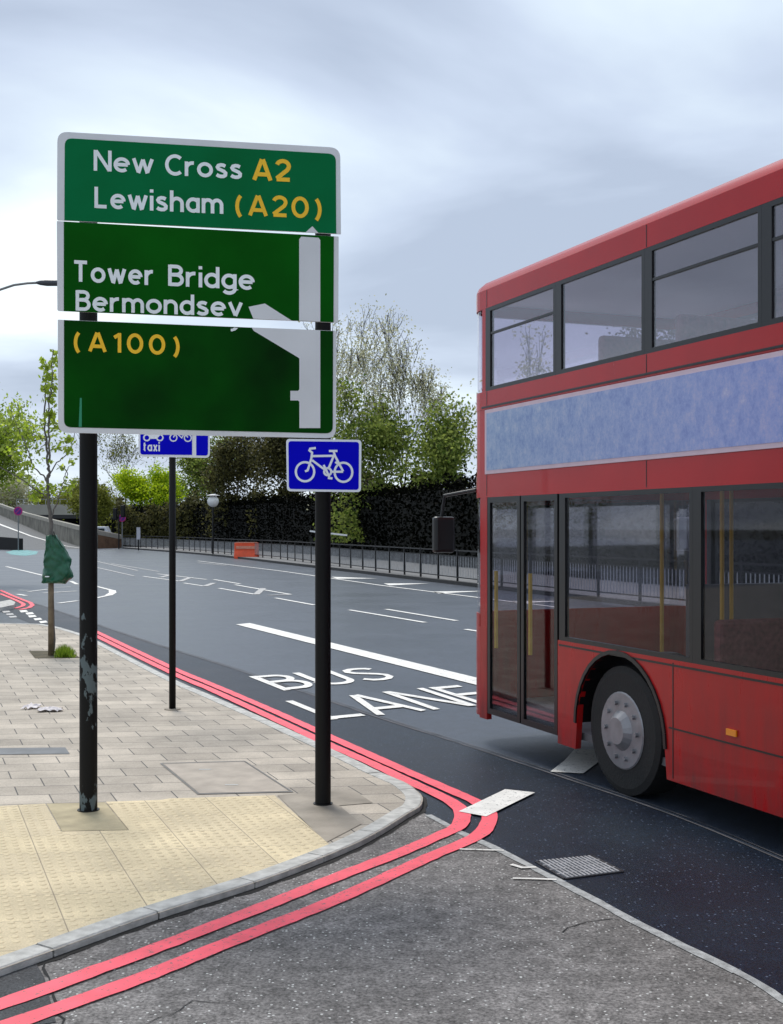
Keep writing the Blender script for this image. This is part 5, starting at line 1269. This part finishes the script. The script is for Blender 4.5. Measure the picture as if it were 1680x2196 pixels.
# wheels
for x in AX:
    for s in (1, -1):
        t_ = MB(); y0 = (hy-.32)*s; y1 = (hy-.04)*s
        ys = [y0, y0+(y1-y0)*.06, y0+(y1-y0)*.94, y1]; t_.tube([(x, y, RW+.0) for y in ys], [RW-.05, RW, RW, RW-.05], 40)
        wh = t_.build('wheel', rubber, BUS); wh.data.polygons.foreach_set('use_smooth', [False]*len(wh.data.polygons))
        rm2 = MB(); rm2.tube([(x, y1+.004*s, RW), (x, y1+.012*s, RW), (x, y1-.02*s, RW), (x, y1+.03*s, RW)][:2], [.29, .28], 32)
        rm2.tube([(x, y1+.012*s, RW), (x, y1+.06*s, RW)], [.15, .10], 20)
        for q_ in range(10):
            a = q_*math.pi/5; rm2.tube([(x+.21*math.cos(a), y1+.01*s, RW+.21*math.sin(a)), (x+.21*math.cos(a), y1+.035*s, RW+.21*math.sin(a))], .018, 6)
        rm2.build('rim', rim_m, wh)
        ar = MB(); pts = [(x+.615*math.cos(R(a)), .45+.615*math.sin(R(a))) for a in range(0, 181, 10)]
        for (xa, za), (xb, zb_) in zip(pts, pts[1:]): ar.bar((xa, (hy+.004)*s, za), (xb, (hy+.004)*s, zb_), .02, .03)
        ar.build('wheel_arch_trim', trim, BUS)
for x in AX:
    for s in (1, -1):
        ln = MB()
        pts = [(x+.60*math.cos(R(a)), .45+.60*math.sin(R(a))) for a in range(0, 181, 12)]
        for (xa, za), (xb, zb_) in zip(pts, pts[1:]): ln.quad((xa, (hy-.01)*s, za), (xb, (hy-.01)*s, zb_), (xb, (hy-.5)*s, zb_), (xa, (hy-.5)*s, za))
        ln.build('wheel_housing', trim, BUS)
ch = MB(); ch.box(-hx+.3, hx-.4, -hy+.55, hy-.55, .22, .30); ch.build('chassis', trim, BUS)
# skirt panel joints, reflectors, mirrors, lamps
sj = MB()
for x in (-3.9, -1.6, -.2, 1.1, 2.25):
    sj.box(x-.006, x+.006, hy+.0005, hy+.002, .26, WB-.02)
sj.box(-hx+.32, DOOR[0]-.02, hy+.0005, hy+.003, WB-.045, WB-.03); sj.box(-hx+.32, 2.3, hy+.0005, hy+.003, .60, .612)
for x in [-hx+.45+(BL-.9)*i/4 for i in range(5)]:
    for za, zb2 in ((2.285, 2.478), (3.107, 3.235), (4.005, 4.165)): sj.box(x-.004, x+.004, hy+.0005, hy+.002, za, zb2)
sj.build('panel_joints', trim, BUS)
amb = mat('amber_lens', (.8, .25, .01), .3)
for x in (-1.2, 1.6): MB().box(x-.05, x+.05, hy+.003, hy+.014, .66, .70).build('side_marker_lamp', amb, BUS)
for s in (1, -1):
    mr = MB(); mr.tube([(hx-.1, hy*s*.95, 2.35), (hx+.22, (hy+.12)*s, 2.3), (hx+.25, (hy+.14)*s, 2.1)], .018, 8); mo = mr.build('mirror_arm', trim, BUS)
    bevel(MB().box(hx+.18, hx+.27, min((hy+.02)*s, (hy+.24)*s), max((hy+.02)*s, (hy+.24)*s), 1.75, 2.1).build('mirror_head', trim, mo), .03)
    hl = MB(); hl.tube([(hx-.03, .85*s, .75), (hx+.012, .85*s, .75)], .11, 20); hl.build('headlight', mat('lens_clear', (.7, .7, .7), .1), BUS)
    bl2 = MB(); bl2.box(-hx-.012, -hx+.03, min(.8*s, .98*s), max(.8*s, .98*s), 1.0, 1.4); bl2.build('tail_light', mat('lens_red', (.5, .01, .01), .2), BUS)
MB().box(hx-.02, hx+.008, -.75, .75, 2.52, 2.92).build('destination_blind', trim, BUS)
cell = bpy.context.view_layer
